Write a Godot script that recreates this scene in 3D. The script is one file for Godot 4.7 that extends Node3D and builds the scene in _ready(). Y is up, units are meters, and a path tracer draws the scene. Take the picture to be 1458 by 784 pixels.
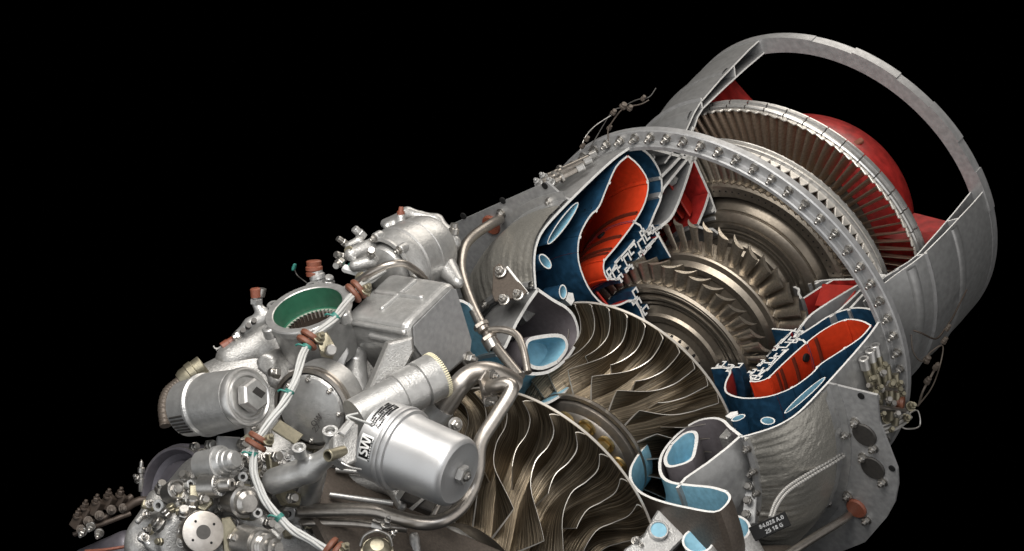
extends Node3D
# A sectioned turboshaft engine. The shaft runs along +X (front to rear), y is up, metres.
# An angle round the shaft is counted from straight up towards +Z.

const TURN_A := 63.0    # the casings are cut away between these two angles
const TURN_B := 328.0
var mat := {}
var used := {}
var rng := RandomNumberGenerator.new()


class Shape:
	var st := SurfaceTool.new()
	var g := 1
	var any := false

	func _init() -> void:
		st.begin(Mesh.PRIMITIVE_TRIANGLES)

	func tri(a: Vector3, b: Vector3, c: Vector3) -> void:
		any = true
		st.set_smooth_group(g)
		st.add_vertex(a)
		st.add_vertex(b)
		st.add_vertex(c)

	func uvquad(p: Array, uv: Array) -> void:
		any = true
		st.set_smooth_group(g)
		for i in [0, 1, 2, 0, 2, 3]:
			st.set_uv(uv[i])
			st.add_vertex(p[i])

	func quad(a: Vector3, b: Vector3, c: Vector3, d: Vector3) -> void:
		tri(a, b, c)
		tri(a, c, d)

	func flat() -> void:
		g = -1

	func next() -> void:
		g = 1 if g < 0 else g + 1

	func mesh() -> ArrayMesh:
		st.generate_normals()
		return st.commit()


func _ready() -> void:
	rng.seed = 7
	stage()
	materials()
	casings()
	wheels()
	rear()
	accessories()


# ---------------------------------------------------------------- naming and grouping
func numbered(called: String) -> String:
	if not used.has(called):
		used[called] = 0
		return called
	used[called] += 1
	return "%s_%03d" % [called, used[called]]


func thing(called: String, label: String, category: String, at := Vector3.ZERO, group := "") -> Node3D:
	var o := Node3D.new()
	o.name = numbered(called)
	add_child(o)
	o.position = at
	o.set_meta("label", label)
	o.set_meta("category", category)
	if group:
		o.set_meta("group", group)
	return o


func origin_of(n: Node) -> Vector3:
	var at := Vector3.ZERO
	while n is Node3D and n != self:
		at += n.position
		n = n.get_parent()
	return at


# one named mesh; shapes are given in world coordinates and stored from the parent's base
func obj(called: String, shape: Shape, m: String, parent: Node, label := "") -> MeshInstance3D:
	return obj2(called, [[shape, m]], parent, label)


func obj2(called: String, pairs: Array, parent: Node, label := "") -> MeshInstance3D:
	var at := origin_of(parent)
	var am := ArrayMesh.new()
	for p in pairs:
		var s: Shape = p[0]
		if not s.any:
			continue
		var one := s.mesh()
		var st := SurfaceTool.new()
		st.append_from(one, 0, Transform3D(Basis(), -at))
		st.commit(am)
		am.surface_set_material(am.get_surface_count() - 1, mat[p[1]])
	return put(called, am, Transform3D(), parent, label)


func put(called: String, mesh: Mesh, t: Transform3D, parent: Node, label := "") -> MeshInstance3D:
	var o := MeshInstance3D.new()
	o.name = called
	o.mesh = mesh
	o.transform = t
	parent.add_child(o, true)
	if label:
		o.set_meta("label", label)
	return o


func stored(shape: Shape, m: String) -> ArrayMesh:
	var am := shape.mesh()
	am.surface_set_material(0, mat[m])
	return am


# ---------------------------------------------------------------- frames
func fr(at: Vector3, axis: Vector3, up := Vector3.UP) -> Transform3D:
	var x := axis.normalized()
	if absf(x.dot(up.normalized())) > 0.98:
		up = Vector3(0.3, 0.1, 1).normalized()
	var z := x.cross(up).normalized()
	return Transform3D(Basis(x, z.cross(x), z), at)


func pol(x: float, r: float, deg: float) -> Vector3:
	var a := deg_to_rad(deg)
	return Vector3(x, r * cos(a), r * sin(a))


# ---------------------------------------------------------------- shapes
# a profile of (x, r) turned about the frame's x axis
func lathe(s: Shape, t: Transform3D, prof: Array, n := 32, a0 := 0.0, a1 := 360.0, sharp := 28.0) -> void:
	var k := prof.size()
	for i in k - 1:
		var p: Vector2 = prof[i]
		var q: Vector2 = prof[i + 1]
		if p.is_equal_approx(q):
			continue
		if i == 0:
			s.next()
		elif absf((p - Vector2(prof[i - 1])).angle_to(q - p)) > deg_to_rad(sharp):
			s.next()
		for j in n:
			var u := deg_to_rad(a0 + (a1 - a0) * j / n)
			var v := deg_to_rad(a0 + (a1 - a0) * (j + 1) / n)
			if j == n - 1 and a1 - a0 > 359.9:
				v = deg_to_rad(a0)
			var pa := t * Vector3(p.x, p.y * cos(u), p.y * sin(u))
			var pb := t * Vector3(p.x, p.y * cos(v), p.y * sin(v))
			var qa := t * Vector3(q.x, q.y * cos(u), q.y * sin(u))
			var qb := t * Vector3(q.x, q.y * cos(v), q.y * sin(v))
			if p.y < 1e-6:
				s.tri(pa, qb, qa)
			elif q.y < 1e-6:
				s.tri(pa, pb, qa)
			else:
				s.quad(pa, pb, qb, qa)
	s.next()


func smooth(pts: Array, steps := 4) -> Array:
	var out := []
	for i in pts.size() - 1:
		var a: Vector2 = pts[maxi(i - 1, 0)]
		var b: Vector2 = pts[i]
		var c: Vector2 = pts[i + 1]
		var d: Vector2 = pts[mini(i + 2, pts.size() - 1)]
		for k in steps:
			out.append(b.cubic_interpolate(c, a, d, float(k) / steps))
	out.append(pts[-1])
	return out


func v2(list: Array) -> Array:
	var out := []
	for i in range(0, list.size(), 2):
		out.append(Vector2(list[i], list[i + 1]))
	return out


func offset(poly: Array, d: float) -> Array:
	var out := []
	var k := poly.size()
	for i in k:
		var a: Vector2 = poly[maxi(i - 1, 0)]
		var b: Vector2 = poly[i]
		var c: Vector2 = poly[mini(i + 1, k - 1)]
		var n1 := (b - a).orthogonal().normalized() if i > 0 else (c - b).orthogonal().normalized()
		var n2 := (c - b).orthogonal().normalized() if i < k - 1 else n1
		var m := (n1 + n2).normalized()
		out.append(b + m * d / maxf(m.dot(n1), 0.5))
	return out


# sheet metal turned about the shaft and cut open: near and far skin and the painted cut edge
func sheet(called: String, parent: Node, poly: Array, thick: float, m_a: String, m_b: String, a0 := TURN_A, a1 := TURN_B, n := 72, cut := "cut_white", label := "") -> MeshInstance3D:
	var skin := Shape.new()
	var back := Shape.new()
	var edge := Shape.new()
	var t := Transform3D()
	var far := offset(poly, thick)
	lathe(skin, t, poly, n, a0, a1)
	lathe(back, t, far, n, a0, a1)
	lathe(skin, t, [poly[0], far[0]], n, a0, a1)
	lathe(skin, t, [poly[-1], far[-1]], n, a0, a1)
	edge.flat()
	if a1 - a0 < 359.0:
		for a in [a0, a1]:
			for i in poly.size() - 1:
				edge.quad(pol(poly[i].x, poly[i].y, a), pol(poly[i + 1].x, poly[i + 1].y, a), pol(far[i + 1].x, far[i + 1].y, a), pol(far[i].x, far[i].y, a))
	return obj2(called, [[skin, m_a], [back, m_b], [edge, cut]], parent, label)


# a solid ring of closed section (x, r), cut open
func ring(called: String, parent: Node, prof: Array, m: String, a0 := TURN_A, a1 := TURN_B, n := 72, cut := "cut_white") -> MeshInstance3D:
	var skin := Shape.new()
	var edge := Shape.new()
	var closed := prof.duplicate()
	closed.append(prof[0])
	lathe(skin, Transform3D(), closed, n, a0, a1)
	if a1 - a0 < 359.0:
		edge.flat()
		var tris := Geometry2D.triangulate_polygon(PackedVector2Array(prof))
		for a in [a0, a1]:
			for i in range(0, tris.size(), 3):
				edge.tri(pol(prof[tris[i]].x, prof[tris[i]].y, a), pol(prof[tris[i + 1]].x, prof[tris[i + 1]].y, a), pol(prof[tris[i + 2]].x, prof[tris[i + 2]].y, a))
	return obj2(called, [[skin, m], [edge, cut]], parent)


func bez(pts: Array, steps := 6) -> Array:
	var out := []
	for i in pts.size() - 1:
		var a: Vector3 = pts[maxi(i - 1, 0)]
		var b: Vector3 = pts[i]
		var c: Vector3 = pts[i + 1]
		var d: Vector3 = pts[mini(i + 2, pts.size() - 1)]
		for k in steps:
			out.append(b.cubic_interpolate(c, a, d, float(k) / steps))
	out.append(pts[-1])
	return out


func tube(s: Shape, pts: Array, r: float, n := 12, r_end := -1.0, caps := true) -> void:
	var rings := []
	var x := (Vector3(pts[1]) - Vector3(pts[0])).normalized()
	var y := fr(Vector3.ZERO, x).basis.y
	for i in pts.size():
		var dir := (Vector3(pts[mini(i + 1, pts.size() - 1)]) - Vector3(pts[maxi(i - 1, 0)])).normalized()
		y = (y - dir * y.dot(dir)).normalized()
		var z := dir.cross(y)
		var rr := r if r_end < 0 else lerpf(r, r_end, float(i) / (pts.size() - 1))
		var ringed := []
		for j in n:
			ringed.append(Vector3(pts[i]) + (y * cos(TAU * j / n) + z * sin(TAU * j / n)) * rr)
		rings.append(ringed)
	s.next()
	for i in rings.size() - 1:
		for j in n:
			var k := (j + 1) % n
			s.quad(rings[i][j], rings[i][k], rings[i + 1][k], rings[i + 1][j])
	if caps:
		s.flat()
		for j in range(1, n - 1):
			s.tri(rings[0][0], rings[0][j], rings[0][j + 1])
			s.tri(rings[-1][0], rings[-1][j + 1], rings[-1][j])
	s.next()


# a flat outline (frame's x, y) extruded along its z, with bevelled edges
func prism(s: Shape, t: Transform3D, outline: Array, depth: float, bevel := 0.0) -> void:
	var poly := PackedVector2Array(outline)
	if Geometry2D.is_polygon_clockwise(poly):
		poly.reverse()
	var k := poly.size()
	var inner := PackedVector2Array()
	for i in k:
		var n1 := (poly[i] - poly[(i + k - 1) % k]).normalized().orthogonal()
		var n2 := (poly[(i + 1) % k] - poly[i]).normalized().orthogonal()
		var m := (n1 + n2).normalized()
		inner.append(poly[i] - m * bevel / maxf(m.dot(n1), 0.4))
	var levels := [[poly, 0.0], [poly, depth]]
	if bevel > 0:
		# rounded over in a few steps when the edge is wide enough to see
		levels = []
		var steps := 4 if bevel > 0.003 else 1
		for side in 2:
			for j in steps + 1:
				var a := PI / 2 * (j if side == 0 else steps - j) / steps
				var ring_ := PackedVector2Array()
				for i in k:
					ring_.append(inner[i].lerp(poly[i], sin(a)))
				levels.append([ring_, bevel * (1 - cos(a)) if side == 0 else depth - bevel * (1 - cos(a))])
	s.flat()
	for l in levels.size() - 1:
		var a: PackedVector2Array = levels[l][0]
		var b: PackedVector2Array = levels[l + 1][0]
		for i in k:
			var j := (i + 1) % k
			s.quad(t * Vector3(a[i].x, a[i].y, levels[l][1]), t * Vector3(a[j].x, a[j].y, levels[l][1]), t * Vector3(b[j].x, b[j].y, levels[l + 1][1]), t * Vector3(b[i].x, b[i].y, levels[l + 1][1]))
	var tris := Geometry2D.triangulate_polygon(inner if bevel > 0 else poly)
	var f := inner if bevel > 0 else poly
	for i in range(0, tris.size(), 3):
		var p := f[tris[i]]
		var q := f[tris[i + 1]]
		var r := f[tris[i + 2]]
		s.tri(t * Vector3(p.x, p.y, 0), t * Vector3(r.x, r.y, 0), t * Vector3(q.x, q.y, 0))
		s.tri(t * Vector3(p.x, p.y, depth), t * Vector3(q.x, q.y, depth), t * Vector3(r.x, r.y, depth))
	s.next()


# a flat outline in space pushed along a vector
func slab(s: Shape, pts: Array, vec: Vector3, bevel := 0.001, corner := 0.0) -> void:
	var z := vec.normalized()
	var x := (Vector3(pts[1]) - Vector3(pts[0]))
	x = (x - z * x.dot(z)).normalized()
	var t := Transform3D(Basis(x, z.cross(x), z), pts[0])
	var inv := t.affine_inverse()
	var poly := []
	for p in pts:
		var q: Vector3 = inv * Vector3(p)
		poly.append(Vector2(q.x, q.y))
	if corner > 0:
		var soft := []
		for i in poly.size():
			var a: Vector2 = poly[i - 1]
			var b: Vector2 = poly[i]
			var c: Vector2 = poly[(i + 1) % poly.size()]
			var ra := minf(corner, a.distance_to(b) * 0.45)
			var rc := minf(corner, c.distance_to(b) * 0.45)
			for j in 5:
				var u := j / 4.0
				soft.append(b.move_toward(a, ra).lerp(b, u).lerp(b.lerp(b.move_toward(c, rc), u), u))
		poly = soft
	prism(s, t, poly, vec.length(), bevel)


func rect(w: float, h: float, r := 0.0, n := 3) -> Array:
	if r <= 0:
		return [Vector2(-w / 2, -h / 2), Vector2(w / 2, -h / 2), Vector2(w / 2, h / 2), Vector2(-w / 2, h / 2)]
	var out := []
	for c in [[1, -1, -90], [1, 1, 0], [-1, 1, 90], [-1, -1, 180]]:
		for i in n + 1:
			var a := deg_to_rad(c[2] + 90.0 * i / n)
			out.append(Vector2(c[0] * (w / 2 - r) + r * cos(a), c[1] * (h / 2 - r) + r * sin(a)))
	return out


func ngon(n: int, r: float, turn := 0.0) -> Array:
	var out := []
	for i in n:
		out.append(Vector2.from_angle(TAU * i / n + turn) * r)
	return out


# a box centred on the frame, rounded in its x-y outline and bevelled along z
func block(s: Shape, t: Transform3D, size: Vector3, r := 0.0, bevel := 0.0012) -> void:
	prism(s, t.translated_local(Vector3(0, 0, -size.z / 2)), rect(size.x, size.y, r), size.z, bevel)


func cyl(s: Shape, a: Vector3, b: Vector3, r: float, n := 20, bevel := 0.001, r2 := -1.0) -> void:
	var l := a.distance_to(b)
	var e := r if r2 < 0 else r2
	lathe(s, fr(a, b - a), [Vector2(0, 0), Vector2(0, r - bevel), Vector2(bevel, r), Vector2(l - bevel, e), Vector2(l, e - bevel), Vector2(l, 0)], n)


# hexagon-headed bolt or nut standing on its frame's x axis
func bolt_shape(r: float, h: float, stud := 0.5, washer := true) -> Shape:
	var s := Shape.new()
	var t := Transform3D()
	if washer:
		lathe(s, t, [Vector2(-0.001, r * 1.35), Vector2(h * 0.16, r * 1.35), Vector2(h * 0.2, r * 1.25), Vector2(h * 0.2, 0)], 14)
	var z := Transform3D(Basis(Vector3(0, 1, 0), Vector3(0, 0, 1), Vector3(1, 0, 0)), Vector3(h * 0.2, 0, 0))
	prism(s, z, ngon(6, r), h * 0.8, r * 0.14)
	if stud > 0:
		lathe(s, t, [Vector2(h, r * 0.55), Vector2(h * (1 + stud) - 0.0006, r * 0.55), Vector2(h * (1 + stud), r * 0.42), Vector2(h * (1 + stud), 0)], 10)
	return s


# cast metal: rounded solids joined with a smooth minimum and meshed as surface nets
# each solid: ["c", a, b, ra, rb] tapered capsule; ["y", a, b, r, round] cylinder; ["b", frame, half, round] box; a leading "-" cuts
func cast(s: Shape, solids: Array, cell: float, blend: float) -> void:
	var lo := Vector3.ONE * 1e9
	var hi := -lo
	for p in solids:
		if p[0][0] == "-":
			continue
		var c: Array = [p[1], p[2]] if p[0] != "b" else [p[1].origin, p[1].origin]
		var r: float = maxf(p[3], p[4]) if p[0] == "c" else (p[3] if p[0] == "y" else p[2].length())
		for q in c:
			lo = lo.min(q - Vector3.ONE * (r + cell * 2))
			hi = hi.max(q + Vector3.ONE * (r + cell * 2))
	var nx := int((hi.x - lo.x) / cell) + 2
	var ny := int((hi.y - lo.y) / cell) + 2
	var nz := int((hi.z - lo.z) / cell) + 2
	var f := PackedFloat32Array()
	f.resize(nx * ny * nz)
	f.fill(1.0)
	for p in solids:
		var carve: bool = p[0][0] == "-"
		var kind: String = p[0].right(1)
		var a: Vector3 = p[1] if kind != "b" else p[1].origin
		var b: Vector3 = p[2] if kind != "b" else a
		var reach: float = (maxf(p[3], p[4]) if kind == "c" else (p[3] if kind == "y" else p[2].length())) + blend * 1.5 + cell * 2
		var i0 := Vector3i(((a.min(b) - Vector3.ONE * reach - lo) / cell).floor()).max(Vector3i.ZERO)
		var i1 := Vector3i(((a.max(b) + Vector3.ONE * reach - lo) / cell).ceil()).min(Vector3i(nx - 1, ny - 1, nz - 1))
		var ab := b - a
		var len2 := maxf(ab.length_squared(), 1e-9)
		var axis := ab.normalized()
		var length := ab.length()
		var inv := Transform3D()
		if kind == "b":
			inv = p[1].affine_inverse()
		for z in range(i0.z, i1.z + 1):
			for y in range(i0.y, i1.y + 1):
				var at := (z * ny + y) * nx
				for x in range(i0.x, i1.x + 1):
					var q := lo + Vector3(x, y, z) * cell
					var d := 0.0
					if kind == "c":
						var u := clampf((q - a).dot(ab) / len2, 0, 1)
						d = q.distance_to(a + ab * u) - lerpf(p[3], p[4], u)
					elif kind == "y":
						var u := (q - a).dot(axis)
						var rr: float = (q - a - axis * u).length() - p[3] + p[4]
						var h: float = absf(u - length / 2) - length / 2 + p[4]
						d = minf(maxf(rr, h), 0) + Vector2(maxf(rr, 0), maxf(h, 0)).length() - p[4]
					else:
						var e: Vector3 = (inv * q).abs() - p[2] + Vector3.ONE * p[3]
						d = e.max(Vector3.ZERO).length() + minf(maxf(e.x, maxf(e.y, e.z)), 0) - p[3]
					var old := f[at + x]
					if carve:
						f[at + x] = maxf(old, -d)
					else:
						var h2 := maxf(blend - absf(old - d), 0) / blend
						f[at + x] = minf(old, d) - h2 * h2 * blend * 0.25
	var sx := 1
	var sy := nx
	var sz := nx * ny
	var corner := [0, sx, sy, sx + sy, sz, sx + sz, sy + sz, sx + sy + sz]
	var vert := {}
	s.next()
	for z in nz - 1:
		for y in ny - 1:
			for x in nx - 1:
				var at := z * sz + y * sy + x
				var inside := 0
				for c in corner:
					if f[at + c] < 0:
						inside += 1
				if inside == 0 or inside == 8:
					continue
				var sum := Vector3.ZERO
				var cnt := 0
				for e in EDGES:
					var va := f[at + corner[e[0]]]
					var vb := f[at + corner[e[1]]]
					if (va < 0) != (vb < 0):
						var u := va / (va - vb)
						sum += CORNER[e[0]].lerp(CORNER[e[1]], u)
						cnt += 1
				vert[at] = lo + (Vector3(x, y, z) + sum / cnt) * cell
	for at in vert:
		var v0: float = f[at]
		for e in [[sx, sy, sz], [sy, sz, sx], [sz, sx, sy]]:
			var v1: float = f[at + e[0]]
			if (v0 < 0) == (v1 < 0):
				continue
			if not (vert.has(at - e[1]) and vert.has(at - e[2]) and vert.has(at - e[1] - e[2])):
				continue
			var p0: Vector3 = vert[at]
			var p1: Vector3 = vert[at - e[1]]
			var p2: Vector3 = vert[at - e[1] - e[2]]
			var p3: Vector3 = vert[at - e[2]]
			if v0 < 0:
				s.quad(p0, p3, p2, p1)
			else:
				s.quad(p0, p1, p2, p3)
	s.next()


const EDGES := [[0, 1], [2, 3], [4, 5], [6, 7], [0, 2], [1, 3], [4, 6], [5, 7], [0, 4], [1, 5], [2, 6], [3, 7]]
const CORNER := [Vector3(0, 0, 0), Vector3(1, 0, 0), Vector3(0, 1, 0), Vector3(1, 1, 0), Vector3(0, 0, 1), Vector3(1, 0, 1), Vector3(0, 1, 1), Vector3(1, 1, 1)]


# raised or printed lettering; the frame's x runs along the line, its z out of the surface
func words(called: String, text: String, t: Transform3D, height: float, depth: float, m: String, parent: Node, bold := false) -> MeshInstance3D:
	var tm := TextMesh.new()
	tm.text = text
	tm.font_size = 32
	tm.pixel_size = height / 32.0 * 1.37
	tm.depth = depth
	tm.curve_step = 2.0
	if bold:
		var fnt := SystemFont.new()
		fnt.font_names = PackedStringArray(["Droid Sans"])
		fnt.font_weight = 800
		tm.font = fnt
	tm.material = mat[m]
	return put(called, tm, Transform3D(t.basis, t.origin - origin_of(parent)), parent)


# ---------------------------------------------------------------- camera, studio light, exposure
func stage() -> void:
	var cam := Camera3D.new()
	cam.name = "camera"
	cam.fov = 12.0
	cam.near = 0.1
	cam.far = 40.0
	add_child(cam)
	cam.look_at_from_position(Vector3(-2.0563, 2.1531, 1.1375), Vector3(-2.0563, 2.1531, 1.1375) + Vector3(0.61, -0.6669, -0.428))
	cam.current = true
	var e := Environment.new()
	e.background_mode = Environment.BG_COLOR
	e.background_color = Color(0, 0, 0)
	e.tonemap_mode = Environment.TONE_MAPPER_LINEAR
	e.tonemap_exposure = 1.1
	e.sdfgi_enabled = true
	e.ssao_enabled = true
	e.ssil_enabled = true
	var we := WorldEnvironment.new()
	we.name = "world_environment"
	we.environment = e
	add_child(we)
	# soft boxes of the studio: (where it hangs, what it points at, size, energy)
	softbox("key_light", Vector3(-0.5903, 1.3355, -0.1722), Vector3(-0.2368, 0.1692, -0.0707), Vector2(1.2, 0.8), 2.75, Color(1, 0.985, 0.965))
	softbox("fill_light", Vector3(-0.3264, 0.5394, 1.2106), Vector3(-0.2043, 0.1515, 0.0032), Vector2(1.5, 1.5), 0.3, Color(1, 0.99, 0.98))
	softbox("left_light", Vector3(-1.6851, 0.5413, -0.2612), Vector3(-0.516, 0.1917, -0.1533), Vector2(1.2, 1.2), 0.36, Color(0.98, 0.99, 1))
	softbox("front_light", Vector3(-1.219, 1.6344, 0.8025), Vector3(-0.0828, 0.1775, 0.019), Vector2(0.8, 0.8), 0.9, Color(0.95, 0.97, 1))
	softbox("rim_light", Vector3(1.564, 1.113, -0.4937), Vector3(0.0057, 0.1426, -0.0342), Vector2(1.4, 0.9), 1.4, Color(1, 0.97, 0.93))


func softbox(called: String, at: Vector3, to: Vector3, size: Vector2, energy: float, color: Color) -> void:
	var l := AreaLight3D.new()
	l.name = called
	l.area_size = size
	l.area_normalize_energy = false
	l.light_energy = energy
	l.light_color = color
	l.shadow_enabled = true
	l.area_range = 12.0
	add_child(l)
	l.look_at_from_position(at, to)


# ---------------------------------------------------------------- materials
func noise(freq: float, octaves := 4, lo := 0.0, hi := 1.0, normal := 0.0, seed_ := 1, kind := FastNoiseLite.TYPE_SIMPLEX_SMOOTH) -> NoiseTexture2D:
	var n := FastNoiseLite.new()
	n.noise_type = kind
	n.frequency = freq
	n.fractal_octaves = octaves
	n.seed = seed_
	var t := NoiseTexture2D.new()
	t.width = 512
	t.height = 512
	t.seamless = true
	t.noise = n
	if normal > 0:
		t.as_normal_map = true
		t.bump_strength = normal
	else:
		var c := Gradient.new()
		c.set_color(0, Color(lo, lo, lo))
		c.set_color(1, Color(hi, hi, hi))
		t.color_ramp = c
	return t


func metal(called: String, c: Color, metallic: float, rough: float, scale := 9.0, tone: Texture2D = null, bump: Texture2D = null, bump_scale := 0.5, rough_map: Texture2D = null) -> StandardMaterial3D:
	var m := StandardMaterial3D.new()
	m.resource_name = called
	m.albedo_color = c.linear_to_srgb()
	m.metallic = metallic
	m.roughness = rough
	m.uv1_triplanar = true
	m.uv1_world_triplanar = true
	m.uv1_scale = Vector3.ONE * scale
	if tone:
		m.albedo_texture = tone
	if bump:
		m.normal_enabled = true
		m.normal_texture = bump
		m.normal_scale = bump_scale
	if rough_map:
		m.roughness_texture = rough_map
		m.roughness_texture_channel = BaseMaterial3D.TEXTURE_CHANNEL_RED
	mat[called] = m
	return m


func materials() -> void:
	var grime := noise(0.03, 5, 0.82, 1.0, 0, 3)
	var stain := noise(0.06, 5, 0.72, 1.0, 0, 5)
	var grain := noise(0.12, 3, 0, 1, 2.5, 8)
	var lumpy := noise(0.02, 4, 0, 1, 5.0, 9)
	var wear := noise(0.05, 4, 0.8, 1.0, 0, 11)
	var quilt := noise(0.06, 1, 0, 1, 4.0, 31, FastNoiseLite.TYPE_CELLULAR)
	var paint := noise(0.02, 6, 0.55, 1.0, 0, 17)
	var streak := noise(0.05, 3, 0.7, 1.0, 0, 13)
	metal("cast_aluminium", Color(0.53, 0.525, 0.51), 0.68, 0.43, 6, grime, grain, 0.35, wear)
	metal("rough_casting", Color(0.5, 0.49, 0.47), 0.66, 0.48, 9, stain, grain, 0.9, wear)
	metal("sheet_grey", Color(0.4, 0.4, 0.4), 0.45, 0.48, 6, grime, grain, 0.15, wear)
	metal("case_grey", Color(0.45, 0.45, 0.445), 0.6, 0.45, 6, grime, grain, 0.15, wear)
	metal("polished", Color(0.62, 0.61, 0.59), 0.8, 0.4, 8, grime, grain, 0.1, wear)
	metal("filter_silver", Color(0.43, 0.43, 0.43), 0.7, 0.47, 8, null, grain, 0.12, wear)
	metal("pipe_steel", Color(0.47, 0.43, 0.385), 0.9, 0.38, 8, grime, grain, 0.1, wear)
	metal("blade_steel", Color(0.5, 0.44, 0.36), 0.88, 0.37, 9, stain, grain, 0.25, wear)
	metal("disc_steel", Color(0.3, 0.26, 0.21), 0.85, 0.42, 9, grime, grain, 0.15, wear)
	metal("impeller_metal", Color(0.29, 0.25, 0.2), 0.85, 0.4, 9, grime, grain, 0.15, wear)
	machined()
	metal("bright_edge", Color(0.7, 0.66, 0.6), 0.7, 0.4, 9)
	metal("bolt_steel", Color(0.5, 0.48, 0.45), 0.92, 0.33, 20, grime)
	metal("olive_steel", Color(0.33, 0.3, 0.22), 0.8, 0.42, 12, grime, grain, 0.2)
	metal("dark_metal", Color(0.08, 0.075, 0.07), 0.6, 0.5, 9, grime, grain, 0.2)
	metal("brown_part", Color(0.08, 0.06, 0.047), 0.5, 0.5, 9, grime)
	metal("brass", Color(0.55, 0.42, 0.2), 0.95, 0.35, 12, grime)
	metal("foil", Color(0.5, 0.48, 0.43), 0.65, 0.44, 14, stain, quilt, 0.5, wear)
	metal("cut_white", Color(0.8, 0.79, 0.76), 0.0, 0.5, 14, grime)
	metal("deep_blue", Color(0.02, 0.075, 0.145), 0.0, 0.38, 7, paint, grain, 0.15)
	metal("pale_blue", Color(0.27, 0.53, 0.66), 0.0, 0.4, 7, grime, grain, 0.1)
	metal("throat_red", Color(0.42, 0.025, 0.015), 0.0, 0.4, 6, grime, grain, 0.1)
	metal("blade_brown", Color(0.58, 0.44, 0.33), 0.85, 0.36, 9, stain, grain, 0.25, wear)
	metal("orange_red", Color(0.62, 0.05, 0.014), 0.0, 0.36, 7, grime, grain, 0.1)
	metal("signal_red", Color(0.52, 0.035, 0.03), 0.0, 0.36, 5, paint, grain, 0.1)
	metal("green_paint", Color(0.03, 0.13, 0.075), 0.0, 0.35, 6, grime, grain, 0.1)
	metal("plum_grey", Color(0.2, 0.18, 0.19), 0.2, 0.5, 8, grime, grain, 0.15)
	metal("cable_white", Color(0.38, 0.38, 0.365), 0.0, 0.5, 20)
	metal("cable_braid", Color(0.36, 0.35, 0.33), 0.5, 0.5, 40, null, grain, 0.6)
	metal("tie_teal", Color(0.02, 0.14, 0.115), 0.0, 0.5, 20)
	metal("clamp_rubber", Color(0.17, 0.06, 0.032), 0.0, 0.55, 20, grime)
	metal("print_black", Color(0.015, 0.015, 0.015), 0.0, 0.5, 20)
	mat["print_black"].metallic_specular = 0.15
	metal("print_white", Color(0.82, 0.82, 0.8), 0.0, 0.5, 20)
	metal("blue_plastic", Color(0.03, 0.09, 0.16), 0.0, 0.4, 20)
	metal("cap_cream", Color(0.6, 0.55, 0.38), 0.0, 0.5, 20)
	metal("umber_cover", Color(0.13, 0.105, 0.085), 0.4, 0.5, 8, stain, grain, 0.3)
	metal("seam_red", Color(0.1, 0.02, 0.01), 0.0, 0.5, 8)
	metal("dark_drum", Color(0.16, 0.15, 0.17), 0.5, 0.4, 8, grime, grain, 0.2)
	metal("rust_rubber", Color(0.22, 0.07, 0.04), 0.0, 0.5, 20, grime)


# worked metal of the impellers: fine tool marks that follow the flow
func machined() -> void:
	var n := FastNoiseLite.new()
	n.seed = 21
	n.frequency = 1.0
	var lines := FastNoiseLite.new()
	lines.seed = 5
	lines.frequency = 1.0
	var img := Image.create_empty(64, 512, false, Image.FORMAT_RGB8)
	var tone := Image.create_empty(64, 512, false, Image.FORMAT_RGB8)
	for y in 512:
		var base := lines.get_noise_2d(y * 0.07, 0.0) * 0.75 + lines.get_noise_2d(y * 0.2, 7.0) * 0.3
		for x in 64:
			var v := clampf(0.5 + base + n.get_noise_2d(x * 0.05, y * 0.2) * 0.25, 0, 1)
			img.set_pixel(x, y, Color(v, v, v))
			var w := clampf(0.72 + base * 0.55 + n.get_noise_2d(x * 0.06 + 40, y * 0.12) * 0.2, 0.2, 1)
			tone.set_pixel(x, y, Color(w, w, w * 0.98))
	img.bump_map_to_normal_map(3.6)
	var m := StandardMaterial3D.new()
	m.albedo_color = Color(0.38, 0.31, 0.23).linear_to_srgb()
	m.albedo_texture = ImageTexture.create_from_image(tone)
	m.metallic = 0.92
	m.roughness = 0.36
	m.normal_enabled = true
	m.normal_texture = ImageTexture.create_from_image(img)
	m.normal_scale = 0.8
	mat["vane_metal"] = m


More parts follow.
